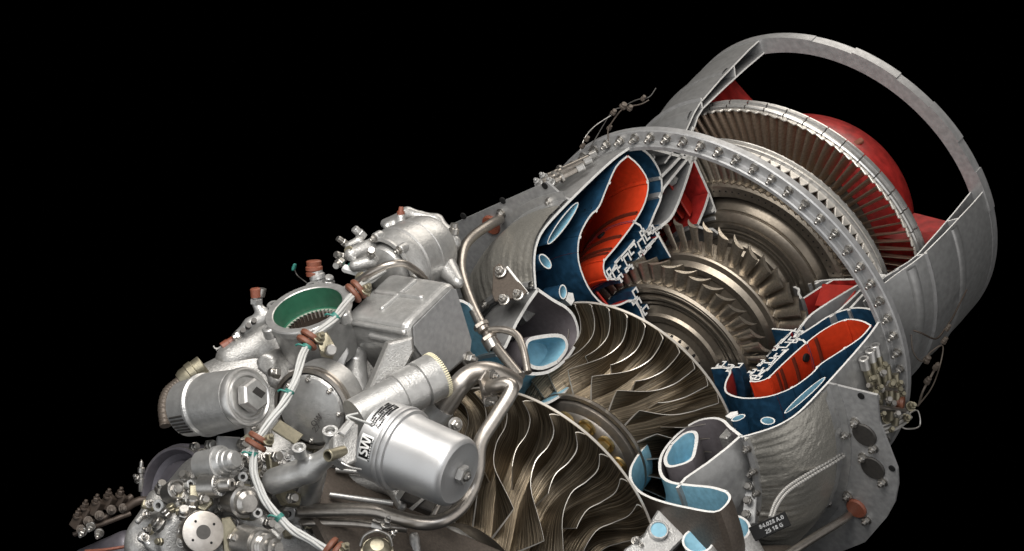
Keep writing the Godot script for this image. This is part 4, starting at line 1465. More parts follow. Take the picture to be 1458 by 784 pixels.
# printed patches that follow the collar of the filter
func label_patch(f: Node3D, t: Transform3D, r: float, x0: float, x1: float, a0: float, a1: float, m: String, k: float) -> void:
	# the side that faces the viewer's left: find the angle of a direction round the axis
	var dir := Vector3(-0.8694, 0.4441, -0.0619)
	var mid := atan2(dir.dot(t.basis.z), dir.dot(t.basis.y))
	var up := Vector3(0.2165, 0.9668, -0.0298)
	var top := atan2(up.dot(t.basis.z), up.dot(t.basis.y))
	var way := signf(wrapf(top - mid, -PI, PI))
	var plate := Shape.new()
	for j in 12:
		var u := mid + way * deg_to_rad(lerpf(-10, 20, j / 12.0))
		var v := mid + way * deg_to_rad(lerpf(-10, 20, (j + 1) / 12.0))
		plate.quad(t * Vector3(x0, (r + 0.0003) * cos(u), (r + 0.0003) * sin(u)), t * Vector3(x0, (r + 0.0003) * cos(v), (r + 0.0003) * sin(v)), t * Vector3(x1, (r + 0.0003) * cos(v), (r + 0.0003) * sin(v)), t * Vector3(x1, (r + 0.0003) * cos(u), (r + 0.0003) * sin(u)))
	var p := obj("label", plate, "print_black", f)
	var frame := Shape.new()
	for j in 12:
		var u := mid + way * deg_to_rad(lerpf(-13, 23, j / 12.0))
		var v := mid + way * deg_to_rad(lerpf(-13, 23, (j + 1) / 12.0))
		frame.quad(t * Vector3(x0 - 2 * k, (r + 0.00012) * cos(u), (r + 0.00012) * sin(u)), t * Vector3(x0 - 2 * k, (r + 0.00012) * cos(v), (r + 0.00012) * sin(v)), t * Vector3(x1 + 1.5 * k, (r + 0.00012) * cos(v), (r + 0.00012) * sin(v)), t * Vector3(x1 + 1.5 * k, (r + 0.00012) * cos(u), (r + 0.00012) * sin(u)))
	obj("label_border", frame, "print_white", f)
	# letters set one by one round the collar, reading upwards
	for i in 2:
		var u := mid + way * deg_to_rad([-1.0, 11.5][i])
		curved_word(p, ["S", "W"][i], t, u, way, r + 0.0006, (x0 + x1) / 2, 16 * k, "print_white", true)
	var small := ["SERVICE", "RETURN", "FILTER"]
	for row in 5:
		for i in 11:
			if (row * 7 + i * 3) % 8 == 0:
				continue
			var u := mid + way * deg_to_rad(40.0 + i * 4.2)
			curved_word(f, ["PN%d" % (row + 2), "A%d" % (i + 3), "MF", "%d" % (40 + row * 7 + i)][(row + i) % 4], t, u, way, r + 0.0003, (3.0 + row * 4.3) * k, 3.4 * k, "print_black", true)
	for i in 9:
		var u := mid + way * deg_to_rad(-11.0 + i * 3.6)
		curved_word(f, "RESISTANCE".substr(i, 1), t, u, way, r + 0.0004, x1 + 0.2 * k + 1.0 * k, 2.2 * k, "print_black", true)


func curved_word(parent: Node, text: String, t: Transform3D, u: float, way: float, r: float, x: float, h: float, m: String, bold: bool) -> void:
	var out := (t.basis.y * cos(u) + t.basis.z * sin(u)).normalized()
	var run := (-t.basis.y * sin(u) + t.basis.z * cos(u)).normalized() * way
	words("lettering", text, Transform3D(Basis(run, out.cross(run), out), t * Vector3(x, r * cos(u), r * sin(u))), h, 0.0003, m, parent, bold)


func cooler_box() -> void:
	var b := thing("oil_tank", "pale cast oil tank with a ribbed top and a flat grey side", "oil tank", Vector3(-0.4113, 0.2023, -0.1372))
	var n := Vector3(0.0074, 0.3207, 0.9477)
	var k := 0.0008
	var s := Shape.new()
	var face := [Vector3(-0.4699, 0.2762, -0.11), Vector3(-0.4585, 0.279, -0.1111), Vector3(-0.3922, 0.2796, -0.1118), Vector3(-0.3824, 0.2734, -0.1098), Vector3(-0.3828, 0.2037, -0.0862), Vector3(-0.3914, 0.1916, -0.082), Vector3(-0.4053, 0.1902, -0.0814), Vector3(-0.4504, 0.1938, -0.0823), Vector3(-0.4593, 0.2016, -0.0849), Vector3(-0.4759, 0.2544, -0.1026)]
	var deep := n * -112 * k
	slab(s, face, deep, 0.009, 0.008)
	obj("body", s, "cast_aluminium", b)
	s = Shape.new()
	slab(s, [Vector3(-0.4635, 0.2746, -0.1075), Vector3(-0.394, 0.2764, -0.1087), Vector3(-0.3875, 0.2714, -0.107), Vector3(-0.3896, 0.2091, -0.0859), Vector3(-0.3972, 0.199, -0.0825), Vector3(-0.4495, 0.2012, -0.0828), Vector3(-0.4549, 0.2057, -0.0843), Vector3(-0.4713, 0.2565, -0.1014)], n * 1.2 * k, 0.0006)
	obj("side_plate", s, "sheet_grey", b)
	# crossed ribs on the sloping top and a bead along its front
	var c0: Vector3 = face[1]
	var c1: Vector3 = face[2]
	var low: Vector3 = face[0].lerp(face[9], 0.25)
	for q in [[c0.lerp(c1, 0.12) + deep * 0.55, c0.lerp(c1, 0.92) + deep * 0.5], [c0.lerp(c1, 0.55) + deep * 0.18, c0.lerp(c1, 0.5) + deep * 0.86], [low + deep * 0.06, low + deep * 0.94], [face[0].lerp(face[9], 0.8) + deep * 0.05, face[0].lerp(face[9], 0.7) + deep * 0.6]]:
		s = Shape.new()
		cast(s, [["c", q[0], q[1], 0.0034, 0.0034]], 0.0016, 0.002)
		obj("rib", s, "cast_aluminium", b)
	bolt(b, Vector3(-0.452, 0.2456, -0.1226), n, 0.006, "cast_aluminium", 0.008)
	bolt(b, Vector3(-0.424, 0.2197, -0.0657), n, 0.006, "bolt_steel", 0.008)
	# stub pipe and square duct below
	var d := thing("oil_duct", "pale square cast duct running down from the oil tank corner", "duct", Vector3(-0.4934, 0.2224, -0.1222))
	s = Shape.new()
	slab(s, [Vector3(-0.501, 0.2775, -0.1105), Vector3(-0.48, 0.2778, -0.0951), Vector3(-0.4865, 0.266, -0.0888), Vector3(-0.5303, 0.2315, -0.0884), Vector3(-0.5492, 0.2362, -0.1069)], Vector3(-0.4735, 0.6077, 0.6377) * -0.022, 0.002)
	obj("duct", s, "rough_casting", d)
	var e := thing("oil_stub", "short fat round cast pipe beneath the left end of the oil tank", "pipe", Vector3(-0.5014, 0.2029, -0.1499))
	s = Shape.new()
	cast(s, [["c", Vector3(-0.4775, 0.1978, -0.178), Vector3(-0.5109, 0.1917, -0.146), 0.0128, 0.0113], ["y", Vector3(-0.4738, 0.2046, -0.1834), Vector3(-0.4807, 0.2013, -0.1763), 0.015, 0.003]], 0.0028, 0.004)
	obj("pipe", s, "cast_aluminium", e)
	# cylinder with a knurled cream cap
	var c := thing("filter_housing", "grey cylinder with a knurled cream ring round its right end", "housing", Vector3(-0.5056, 0.2322, -0.0848))
	var a := Vector3(-0.5615, 0.2521, -0.0785)
	var ax := Vector3(0.9511, 0.0262, 0.3099)
	turned("barrel", c, a, ax, [-0.03, 0.0, -0.03, 27 * k, 30 * k, 27 * k, 31 * k, 30 * k, 60 * k, 30 * k, 61 * k, 27 * k, 64 * k, 27 * k, 65 * k, 31 * k, 92 * k, 31 * k, 94 * k, 29.5 * k, 94 * k, 26 * k], "cast_aluminium", 48)
	turned("end_face", c, a, ax, [93 * k, 27 * k, 93 * k, 0], "sheet_grey", 40)
	s = Shape.new()
	var t := fr(a, ax)
	for j in 60:
		var u := TAU * j / 60
		block(s, Transform3D(fr(Vector3.ZERO, ax, t.basis.y * cos(u) + t.basis.z * sin(u)).basis, t * Vector3(92 * k, cos(u) * 30.5 * k, sin(u) * 30.5 * k)), Vector3(6 * k, 2.4 * k, 1.9 * k), 0, 0.0002)
	obj("knurled_ring", s, "cap_cream", c, "cream knurled ring")
	words("lettering", "A 140", Transform3D(Basis(ax.normalized(), Vector3(0.2293, 0.7373, -0.5885).normalized(), ax.normalized().cross(Vector3(0.2293, 0.7373, -0.5885).normalized())), a + ax.normalized() * 70 * k + Vector3(-0.5848, 0.7865, 0.0439).normalized() * 31.3 * k), 5 * k, 0.0004, "sheet_grey", c)
	# block with a round connector beside the canister
	var w := thing("pressure_switch", "small boxy switch with a round socket left of the silver canister", "switch", Vector3(-0.6276, 0.2571, -0.0638))
	s = Shape.new()
	slab(s, [Vector3(-0.6544, 0.2952, -0.0623), Vector3(-0.6308, 0.2994, -0.0627), Vector3(-0.6268, 0.2939, -0.0528), Vector3(-0.6559, 0.2773, -0.0339), Vector3(-0.6666, 0.278, -0.0379), Vector3(-0.6696, 0.2862, -0.0518)], Vector3(-0.1385, 0.841, 0.5248) * -0.02, 0.0015)
	obj("body", s, "rough_casting", w)
	s = Shape.new()
	slab(s, [Vector3(-0.6567, 0.3034, -0.0565), Vector3(-0.6385, 0.3064, -0.0564), Vector3(-0.6362, 0.3035, -0.0512), Vector3(-0.6549, 0.2998, -0.0502)], Vector3(-0.1385, 0.841, 0.5248) * 0.006, 0.001)
	obj("raised_block", s, "polished", w)
	port("socket", w, Vector3(-0.6672, 0.2877, -0.051), Vector3(-0.9023, 0.4084, -0.0999), 0.0064, 0.012, "olive_steel", 0.75)
	pipe("bail_wire", w, [Vector3(-0.6344, 0.3081, -0.0595), Vector3(-0.6338, 0.3096, -0.0492), Vector3(-0.627, 0.3029, -0.0407), Vector3(-0.6206, 0.2937, -0.0407)], 0.0012, "cable_white", 8)
	pipe("bail_wire", w, [Vector3(-0.6359, 0.305, -0.0567), Vector3(-0.6352, 0.3081, -0.0606), Vector3(-0.6245, 0.3067, -0.0548)], 0.0012, "cable_white", 8)
	pipe("foot_wire", w, [Vector3(-0.669, 0.2809, -0.0429), Vector3(-0.666, 0.2773, -0.0331), Vector3(-0.6562, 0.2685, -0.0288)], 0.0012, "polished", 8)


func starter() -> void:
	var f := thing("starter_motor", "grey cylindrical starter motor with a round cap holding a square drive hole", "starter motor", Vector3(-0.6403, 0.2103, -0.2425))
	var n := Vector3(0.0892, 0.5694, 0.817)
	var c := Vector3(-0.6544, 0.2877, -0.1729)
	var k := 0.0007
	turned("barrel", f, c, n, [-142 * k, 0, -142 * k, 37 * k, -138 * k, 42 * k, -100 * k, 44 * k, -98 * k, 47.5 * k, -94 * k, 47.5 * k, -91 * k, 44 * k, -84 * k, 44 * k, -82 * k, 46 * k, -16 * k, 43 * k, -14 * k, 38 * k], "cast_aluminium", 56)
	var cap := turned("cap", f, c, n, [-16 * k, 38 * k, -12 * k, 44 * k, -4 * k, 44 * k, -1 * k, 42.5 * k, 0, 40 * k, -2 * k, 37 * k, -2 * k, 35 * k, 1 * k, 33.5 * k, 1 * k, 31 * k, -3 * k, 29 * k, -4 * k, 0], "polished", 56)
	var t := fr(c, n)
	var s := Shape.new()
	var z := Transform3D(Basis(t.basis.y, t.basis.z, t.basis.x), c)
	prism(s, z, ngon(6, 25 * k, 0.35), 19 * k, 0.002)
	var boss := obj("drive_boss", s, "polished", cap)
	s = Shape.new()
	var q := Transform3D(Basis(Vector3(0.7819, 0.5812, 0.2087).normalized(), n.normalized().cross(Vector3(0.7819, 0.5812, 0.2087).normalized()), n.normalized()), c + n.normalized() * 19.2 * k)
	q.basis = q.basis.orthonormalized()
	prism(s, q, rect(19 * k, 19 * k), 0.0002, 0.0)
	obj("square_hole", s, "dark_metal", boss)
	# slotted vent
	for j in 6:
		s = Shape.new()
		var u := j * 5.2
		tube(s, [t * (Vector3(-134 * k, 0, 0) + around(t, Vector3(-0.8851, 0.3767, 0.2545), 42.6 * k, deg_to_rad(u * 1.5 - 4))), t * (Vector3(-104 * k, 0, 0) + around(t, Vector3(-0.8851, 0.3767, 0.2545), 44.2 * k, deg_to_rad(u * 1.5 - 4)))], 1.7 * k, 8)
		obj("vent_slot", s, "dark_metal", f)
	# embossed ribs like lettering
	for row in 2:
		words("lettering", ["ET FILZ", "VANNE"][row], Transform3D(Basis(n.normalized().cross(Vector3(-0.8399, 0.2516, 0.4672).normalized()) * -1.0, n.normalized() * -1.0, Vector3(-0.8399, 0.2516, 0.4672).normalized()).orthonormalized(), t * Vector3(-60 * k + row * 16 * k, 0, 0) + Vector3(-0.8399, 0.2516, 0.4672).normalized() * 42.2 * k), 8 * k, 0.0012, "cast_aluminium", f, true)
	# elbowed plug and braided lead at its left end
	var l := thing("cable_plug", "olive round plug with a bent braided lead on the starter's far side", "cable plug", Vector3(-0.5925, 0.1946, -0.3136))
	turned("plug", l, Vector3(-0.595, 0.182, -0.3208), Vector3(0.8193, 0.3804, 0.3413), [-0.004, 0, -0.004, 0.0095, 0.001, 0.0115, 0.008, 0.0115, 0.009, 0.0125, 0.016, 0.0125, 0.017, 0.011, 0.026, 0.011, 0.027, 0.01, 0.027, 0], "olive_steel", 24)
	var br := Shape.new()
	var pts := bez([Vector3(-0.6487, 0.166, -0.3023), Vector3(-0.6343, 0.1735, -0.3168), Vector3(-0.6188, 0.1777, -0.3247), Vector3(-0.6061, 0.181, -0.3233), Vector3(-0.5941, 0.1826, -0.3205)], 8)
	tube(br, pts, 0.006, 12)
	for i in range(1, pts.size() - 1, 2):
		lathe(br, fr(pts[i], Vector3(pts[i + 1]) - Vector3(pts[i])), v2([-0.0012, 0.006, 0, 0.0065, 0.0012, 0.006]), 12)
	obj("braided_lead", br, "umber_cover", l)


# a point round a frame's x axis, turned from the side that faces a direction
func around(t: Transform3D, face: Vector3, r: float, by: float) -> Vector3:
	var u := atan2(face.dot(t.basis.z), face.dot(t.basis.y)) + by
	return Vector3(0, r * cos(u), r * sin(u))


func port_ring() -> void:
	var p := thing("drive_pad", "open round drive pad lined with green paint above an inner ring of teeth", "drive pad", Vector3(-0.4718, 0.2011, -0.2451))
	var n := Vector3(0.0045, 0.9519, -0.3086)
	var c := Vector3(-0.4924, 0.2605, -0.2268)
	var k := 0.0008
	var t := fr(c, n, Vector3(0.7382, 0.2235, 0.7037))
	turned("body", p, c, n, [-75 * k, 50 * k, -60 * k, 52 * k, -13 * k, 55 * k, -10 * k, 60 * k, -2 * k, 60 * k, 0, 58.5 * k, 0, 49.5 * k, -1 * k, 48 * k], "cast_aluminium", 64)
	turned("green_lining", p, c, n, [-1 * k, 48 * k, -32 * k, 47 * k, -33 * k, 41 * k], "green_paint", 64)
	turned("dark_well", p, c, n, [-33 * k, 47 * k, -36 * k, 41 * k, -60 * k, 38 * k, -60 * k, 0], "brown_part", 48)
	var s := Shape.new()
	s.flat()
	for j in 44:
		var u := TAU * j / 44
		var v := TAU * (j + 1) / 44
		var w := (u + v) / 2
		s.tri(t * Vector3(-32.5 * k, cos(u) * 44 * k, sin(u) * 44 * k), t * Vector3(-32.5 * k, cos(v) * 44 * k, sin(v) * 44 * k), t * Vector3(-32.5 * k, cos(w) * 38 * k, sin(w) * 38 * k))
		s.quad(t * Vector3(-32.5 * k, cos(u) * 47 * k, sin(u) * 47 * k), t * Vector3(-32.5 * k, cos(v) * 47 * k, sin(v) * 47 * k), t * Vector3(-32.5 * k, cos(v) * 44 * k, sin(v) * 44 * k), t * Vector3(-32.5 * k, cos(u) * 44 * k, sin(u) * 44 * k))
		s.quad(t * Vector3(-32.5 * k, cos(u) * 44 * k, sin(u) * 44 * k), t * Vector3(-32.5 * k, cos(w) * 38 * k, sin(w) * 38 * k), t * Vector3(-42 * k, cos(w) * 38 * k, sin(w) * 38 * k), t * Vector3(-42 * k, cos(u) * 44 * k, sin(u) * 44 * k))
	obj("gear_teeth", s, "bright_edge", p)
	for j in 6:
		var u := j * PI / 3 + 0.35
		turned("lug", p, t * Vector3(-9 * k, cos(u) * 60 * k, sin(u) * 60 * k), n, [-6 * k, 9 * k, 7 * k, 9 * k, 8.5 * k, 7.5 * k, 8.5 * k, 3.5 * k, 4 * k, 3.4 * k, 4 * k, 0], "cast_aluminium", 20)
		turned("lug_hole", p, t * Vector3(-9 * k, cos(u) * 60 * k, sin(u) * 60 * k), n, [5 * k, 3.3 * k, 5 * k, 0], "print_black", 12)
	s = Shape.new()
	cast(s, [
		["c", Vector3(-0.4998, 0.184, -0.2582), Vector3(-0.4656, 0.1771, -0.2222), 0.0255, 0.027],
		["c", Vector3(-0.5378, 0.1771, -0.3018), Vector3(-0.4873, 0.1897, -0.2728), 0.018, 0.0255],
		["c", Vector3(-0.5531, 0.2029, -0.2236), Vector3(-0.5073, 0.2018, -0.2266), 0.0105, 0.0135],
		["y", Vector3(-0.5564, 0.2227, -0.2357), Vector3(-0.5233, 0.199, -0.245), 0.0113, 0.003],
		["c", Vector3(-0.5231, 0.2085, -0.1896), Vector3(-0.4843, 0.2046, -0.1983), 0.0098, 0.015],
	], 0.0034, 0.01)
	obj("casting", s, "rough_casting", p)
	# small block valve in front of it
	var v := thing("solenoid_valve", "small olive block valve in a grey bracket below the green pad", "valve", Vector3(-0.5306, 0.2473, -0.1672))
	s = Shape.new()
	slab(s, [Vector3(-0.5325, 0.2612, -0.1818), Vector3(-0.5188, 0.2653, -0.1773), Vector3(-0.5283, 0.2603, -0.1589), Vector3(-0.5382, 0.2569, -0.157), Vector3(-0.5417, 0.257, -0.1692)], Vector3(-0.309, 0.9461, 0.0947) * 0.012, 0.0015)
	obj("body", s, "olive_steel", v)
	turned("knob", v, Vector3(-0.5392, 0.2711, -0.1582), Vector3(-0.3525, 0.7081, 0.6139), [-0.003, 0.006, 0.004, 0.006, 0.005, 0.005, 0.005, 0], "bolt_steel", 18)
	s = Shape.new()
	slab(s, [Vector3(-0.5334, 0.2391, -0.1863), Vector3(-0.5272, 0.241, -0.1627), Vector3(-0.5103, 0.2517, -0.1603), Vector3(-0.514, 0.2489, -0.1557), Vector3(-0.5434, 0.2295, -0.1508), Vector3(-0.5439, 0.2301, -0.1616)], Vector3(-0.541, 0.8371, 0.0742) * -0.006, 0.001)
	obj("bracket", s, "sheet_grey", v)
	turned("bracket_hole", v, Vector3(-0.5391, 0.24, -0.161), Vector3(-0.541, 0.8371, 0.0742), [0, 0.0045, 0.002, 0.0045, 0.003, 0.0035, 0.003, 0], "dark_metal", 18)


func drum() -> void:
	var d := thing("generator", "round grey generator drum held by a brass toned clamp band", "generator", Vector3(-0.5501, 0.1805, -0.1845))
	var n := Vector3(-0.9296, 0.35, 0.1392)
	var c := Vector3(-0.5836, 0.2206, -0.1544)
	var k := 0.0007
	turned("drum", d, c, n, [-60 * k, 62 * k, -22 * k, 62 * k, -20 * k, 55 * k, -6 * k, 55 * k, -2 * k, 52 * k, 1 * k, 44 * k, 2 * k, 0], "cast_aluminium", 64)
	var band := turned("clamp_band", d, c, n, [-21 * k, 60 * k, -20 * k, 64 * k, -16 * k, 64 * k, -15 * k, 61 * k, -11 * k, 61 * k, -10 * k, 64 * k, -6 * k, 64 * k, -5 * k, 58 * k], "pipe_steel", 72)
	var t := fr(c, n)
	pipe("clamp_bolt", band, [Vector3(-0.5687, 0.2432, -0.1919), Vector3(-0.5596, 0.2478, -0.1744), Vector3(-0.5571, 0.2447, -0.1542)], 0.0035, "bolt_steel", 10)
	union_nut("clamp_nut", band, Vector3(-0.5782, 0.2456, -0.1973), Vector3(-0.6553, 0.4825, -0.5175), 0.006, 0.012, "bolt_steel")
	union_nut("clamp_nut", band, Vector3(-0.5611, 0.2507, -0.1693), Vector3(0.1702, -0.0235, 0.98), 0.0065, 0.013, "olive_steel")
	for j in 2:
		words("lettering", ["OW", "27"][j], Transform3D(Basis(Vector3(0.6436, 0.6922, 0.3058).normalized(), Vector3(-0.0727, 0.4137, -0.8652).normalized(), n.normalized()).orthonormalized(), c + n.normalized() * 1.8 * k + (Vector3(-0.1407, -0.1274, 0.4652) + Vector3(-0.1529, -0.2086, 0.1073) * j) * 38 * k), 9 * k, 0.001, "dark_metal", d)
	for j in 8:
		var u := j * PI / 4 + 0.2
		bolt(d, t * Vector3(-4 * k, cos(u) * 49 * k, sin(u) * 49 * k), n, 0.003, "bolt_steel", 0.004)


func fuel_pump() -> void:
	var f := thing("fuel_pump", "large rounded cast pump housing with stepped rings behind the oil tank", "pump", Vector3(-0.3042, 0.2104, -0.2311))
	var n := Vector3(-0.9814, 0.1737, -0.0688)
	var c := Vector3(-0.3499, 0.2294, -0.209)
	var k := 0.0007
	turned("housing", f, c, n, [-84 * k, 0, -83 * k, 42 * k, -78 * k, 50 * k, -66 * k, 55 * k, -40 * k, 57.4 * k, -39 * k, 58.8 * k, -36 * k, 59 * k, -35 * k, 57.8 * k, -2 * k, 60.5 * k, 0, 58 * k, 1.5 * k, 58 * k, 4 * k, 60 * k, 20 * k, 60 * k, 30 * k, 56 * k, 34 * k, 56 * k, 35 * k, 59 * k, 39 * k, 59 * k, 40 * k, 57 * k, 40 * k, 53 * k, 37 * k, 52 * k, 24 * k, 50 * k, 24 * k, 45.5 * k, 38 * k, 44 * k, 43 * k, 41 * k, 46 * k, 34 * k, 48 * k, 20 * k, 48 * k, 0], "cast_aluminium", 72)
	var t := fr(c, n)
	for j in 7:
		var u := j * TAU / 7 + 0.5
		var p := t * Vector3(37 * k, cos(u) * 58 * k, sin(u) * 58 * k)
		turned("lug", f, p, n, [-16 * k, 5 * k, -12 * k, 8 * k, 1 * k, 8 * k, 2 * k, 7 * k, 2 * k, 0], "cast_aluminium", 18)
		bolt(f, p + n.normalized() * 2 * k, n, 0.0036, "bolt_steel", 0.005)
	# upright post with a brown stud, and a rounded lug at the right
	var s := Shape.new()
	cast(s, [
		["c", Vector3(-0.3138, 0.2353, -0.2368), Vector3(-0.3048, 0.2476, -0.2431), 0.0059, 0.0055],
		["c", Vector3(-0.2778, 0.2092, -0.1916), Vector3(-0.2761, 0.227, -0.1935), 0.0071, 0.0063],
		["c", Vector3(-0.2642, 0.2139, -0.2261), Vector3(-0.2697, 0.2222, -0.2002), 0.0047, 0.0055],
		["c", Vector3(-0.2954, 0.2162, -0.2742), Vector3(-0.2911, 0.2364, -0.2528), 0.0055, 0.0047],
		["c", Vector3(-0.3063, 0.2142, -0.1932), Vector3(-0.335, 0.2233, -0.1431), 0.0189, 0.0071],
		["c", Vector3(-0.2719, 0.2316, -0.218), Vector3(-0.2862, 0.2381, -0.2486), 0.0071, 0.0063],
		["c", Vector3(-0.2862, 0.2381, -0.2486), Vector3(-0.319, 0.24, -0.2514), 0.0063, 0.0055],
		["c", Vector3(-0.2719, 0.2316, -0.218), Vector3(-0.2869, 0.2265, -0.1847), 0.0071, 0.0094],
	], 0.0028, 0.006)
	obj("lugs", s, "cast_aluminium", f)
	turned("stud", f, Vector3(-0.3027, 0.2505, -0.2446), Vector3(0.5027, 0.7969, -0.2917), [-0.002, 0.0044, 0.003, 0.0044, 0.003, 0.0032, 0.008, 0.0026, 0.008, 0.0], "rust_rubber", 14)
	turned("lug_cap", f, Vector3(-0.28, 0.2353, -0.1886), Vector3(0.4541, 0.8413, -0.1965), [-0.002, 0.006, 0.004, 0.006, 0.005, 0.004, 0.01, 0.004, 0.01, 0], "bolt_steel", 14)
	turned("button", f, Vector3(-0.3448, 0.2559, -0.2313), n, [-0.003, 0.004, 0.002, 0.0035, 0.003, 0.0], "polished", 16)
	pipe("vent_pipe", f, [Vector3(-0.4332, 0.2589, -0.21), Vector3(-0.4235, 0.2785, -0.1917), Vector3(-0.4106, 0.288, -0.1765), Vector3(-0.3952, 0.2814, -0.1676), Vector3(-0.3741, 0.2529, -0.1633)], 0.0042, "pipe_steel")
	pipe("vent_pipe", f, [Vector3(-0.3948, 0.2831, -0.1697), Vector3(-0.387, 0.2719, -0.1645), Vector3(-0.3736, 0.2501, -0.1581)], 0.003, "pipe_steel")
	# cluster of small fittings on its left
	var q := thing("sensor_cluster", "cluster of small pale sensors and brackets left of the rounded pump", "sensor", Vector3(-0.3761, 0.2376, -0.259))
	var lump := Shape.new()
	cast(lump, [["c", Vector3(-0.3944, 0.2562, -0.244), Vector3(-0.3728, 0.2554, -0.2353), 0.0077, 0.0093], ["c", Vector3(-0.4042, 0.2537, -0.2307), Vector3(-0.3911, 0.2571, -0.2174), 0.0069, 0.0077], ["c", Vector3(-0.3795, 0.2499, -0.2597), Vector3(-0.369, 0.2546, -0.2519), 0.0046, 0.0054]], 0.0026, 0.005)
	obj("body", lump, "rough_casting", q)
	for e in [[Vector3(-0.4105, 0.2571, -0.245), Vector3(-0.8851, 0.3767, 0.2545), 7.0, "bolt_steel"], [Vector3(-0.4172, 0.259, -0.2108), Vector3(-0.9332, 0.161, 0.2884), 8.0, "olive_steel"], [Vector3(-0.3936, 0.2694, -0.2168), Vector3(-0.3277, 0.8238, 0.3521), 7.0, "bolt_steel"], [Vector3(-0.3946, 0.2462, -0.2521), Vector3(-0.6078, 0.6904, -0.3065), 7.0, "bolt_steel"], [Vector3(-0.3733, 0.2439, -0.2648), Vector3(-0.4341, 0.706, -0.5505), 6.0, "bolt_steel"], [Vector3(-0.3529, 0.2437, -0.2589), Vector3(-0.2611, 0.7138, -0.5498), 8.0, "cast_aluminium"], [Vector3(-0.3846, 0.2508, -0.2449), Vector3(-0.666, 0.6826, -0.1435), 9.0, "olive_steel"], [Vector3(-0.3922, 0.247, -0.2267), Vector3(-0.1339, 0.8716, 0.4604), 8.0, "cast_aluminium"]]:
		union_nut("fitting", q, e[0], e[1], e[2] * 0.00076, 0.016, e[3])
	s = Shape.new()
	block(s, fr(Vector3(-0.3856, 0.2427, -0.2339), Vector3(0.5846, 0.4314, 0.6282)), Vector3(0.03, 0.012, 0.014), 0.003)
	obj("bracket", s, "cast_aluminium", q)
	s = Shape.new()
	block(s, fr(Vector3(-0.4018, 0.2425, -0.2331), Vector3(0.2585, -0.0529, 0.9181)), Vector3(0.03, 0.007, 0.008), 0.003)
	obj("bracket", s, "print_white", q)
	s = Shape.new()
	block(s, fr(Vector3(-0.4022, 0.2515, -0.2362), Vector3(0.6076, 0.5805, 0.4288)), Vector3(0.009, 0.006, 0.006), 0.002)
	obj("cable_tie", s, "tie_teal", q)


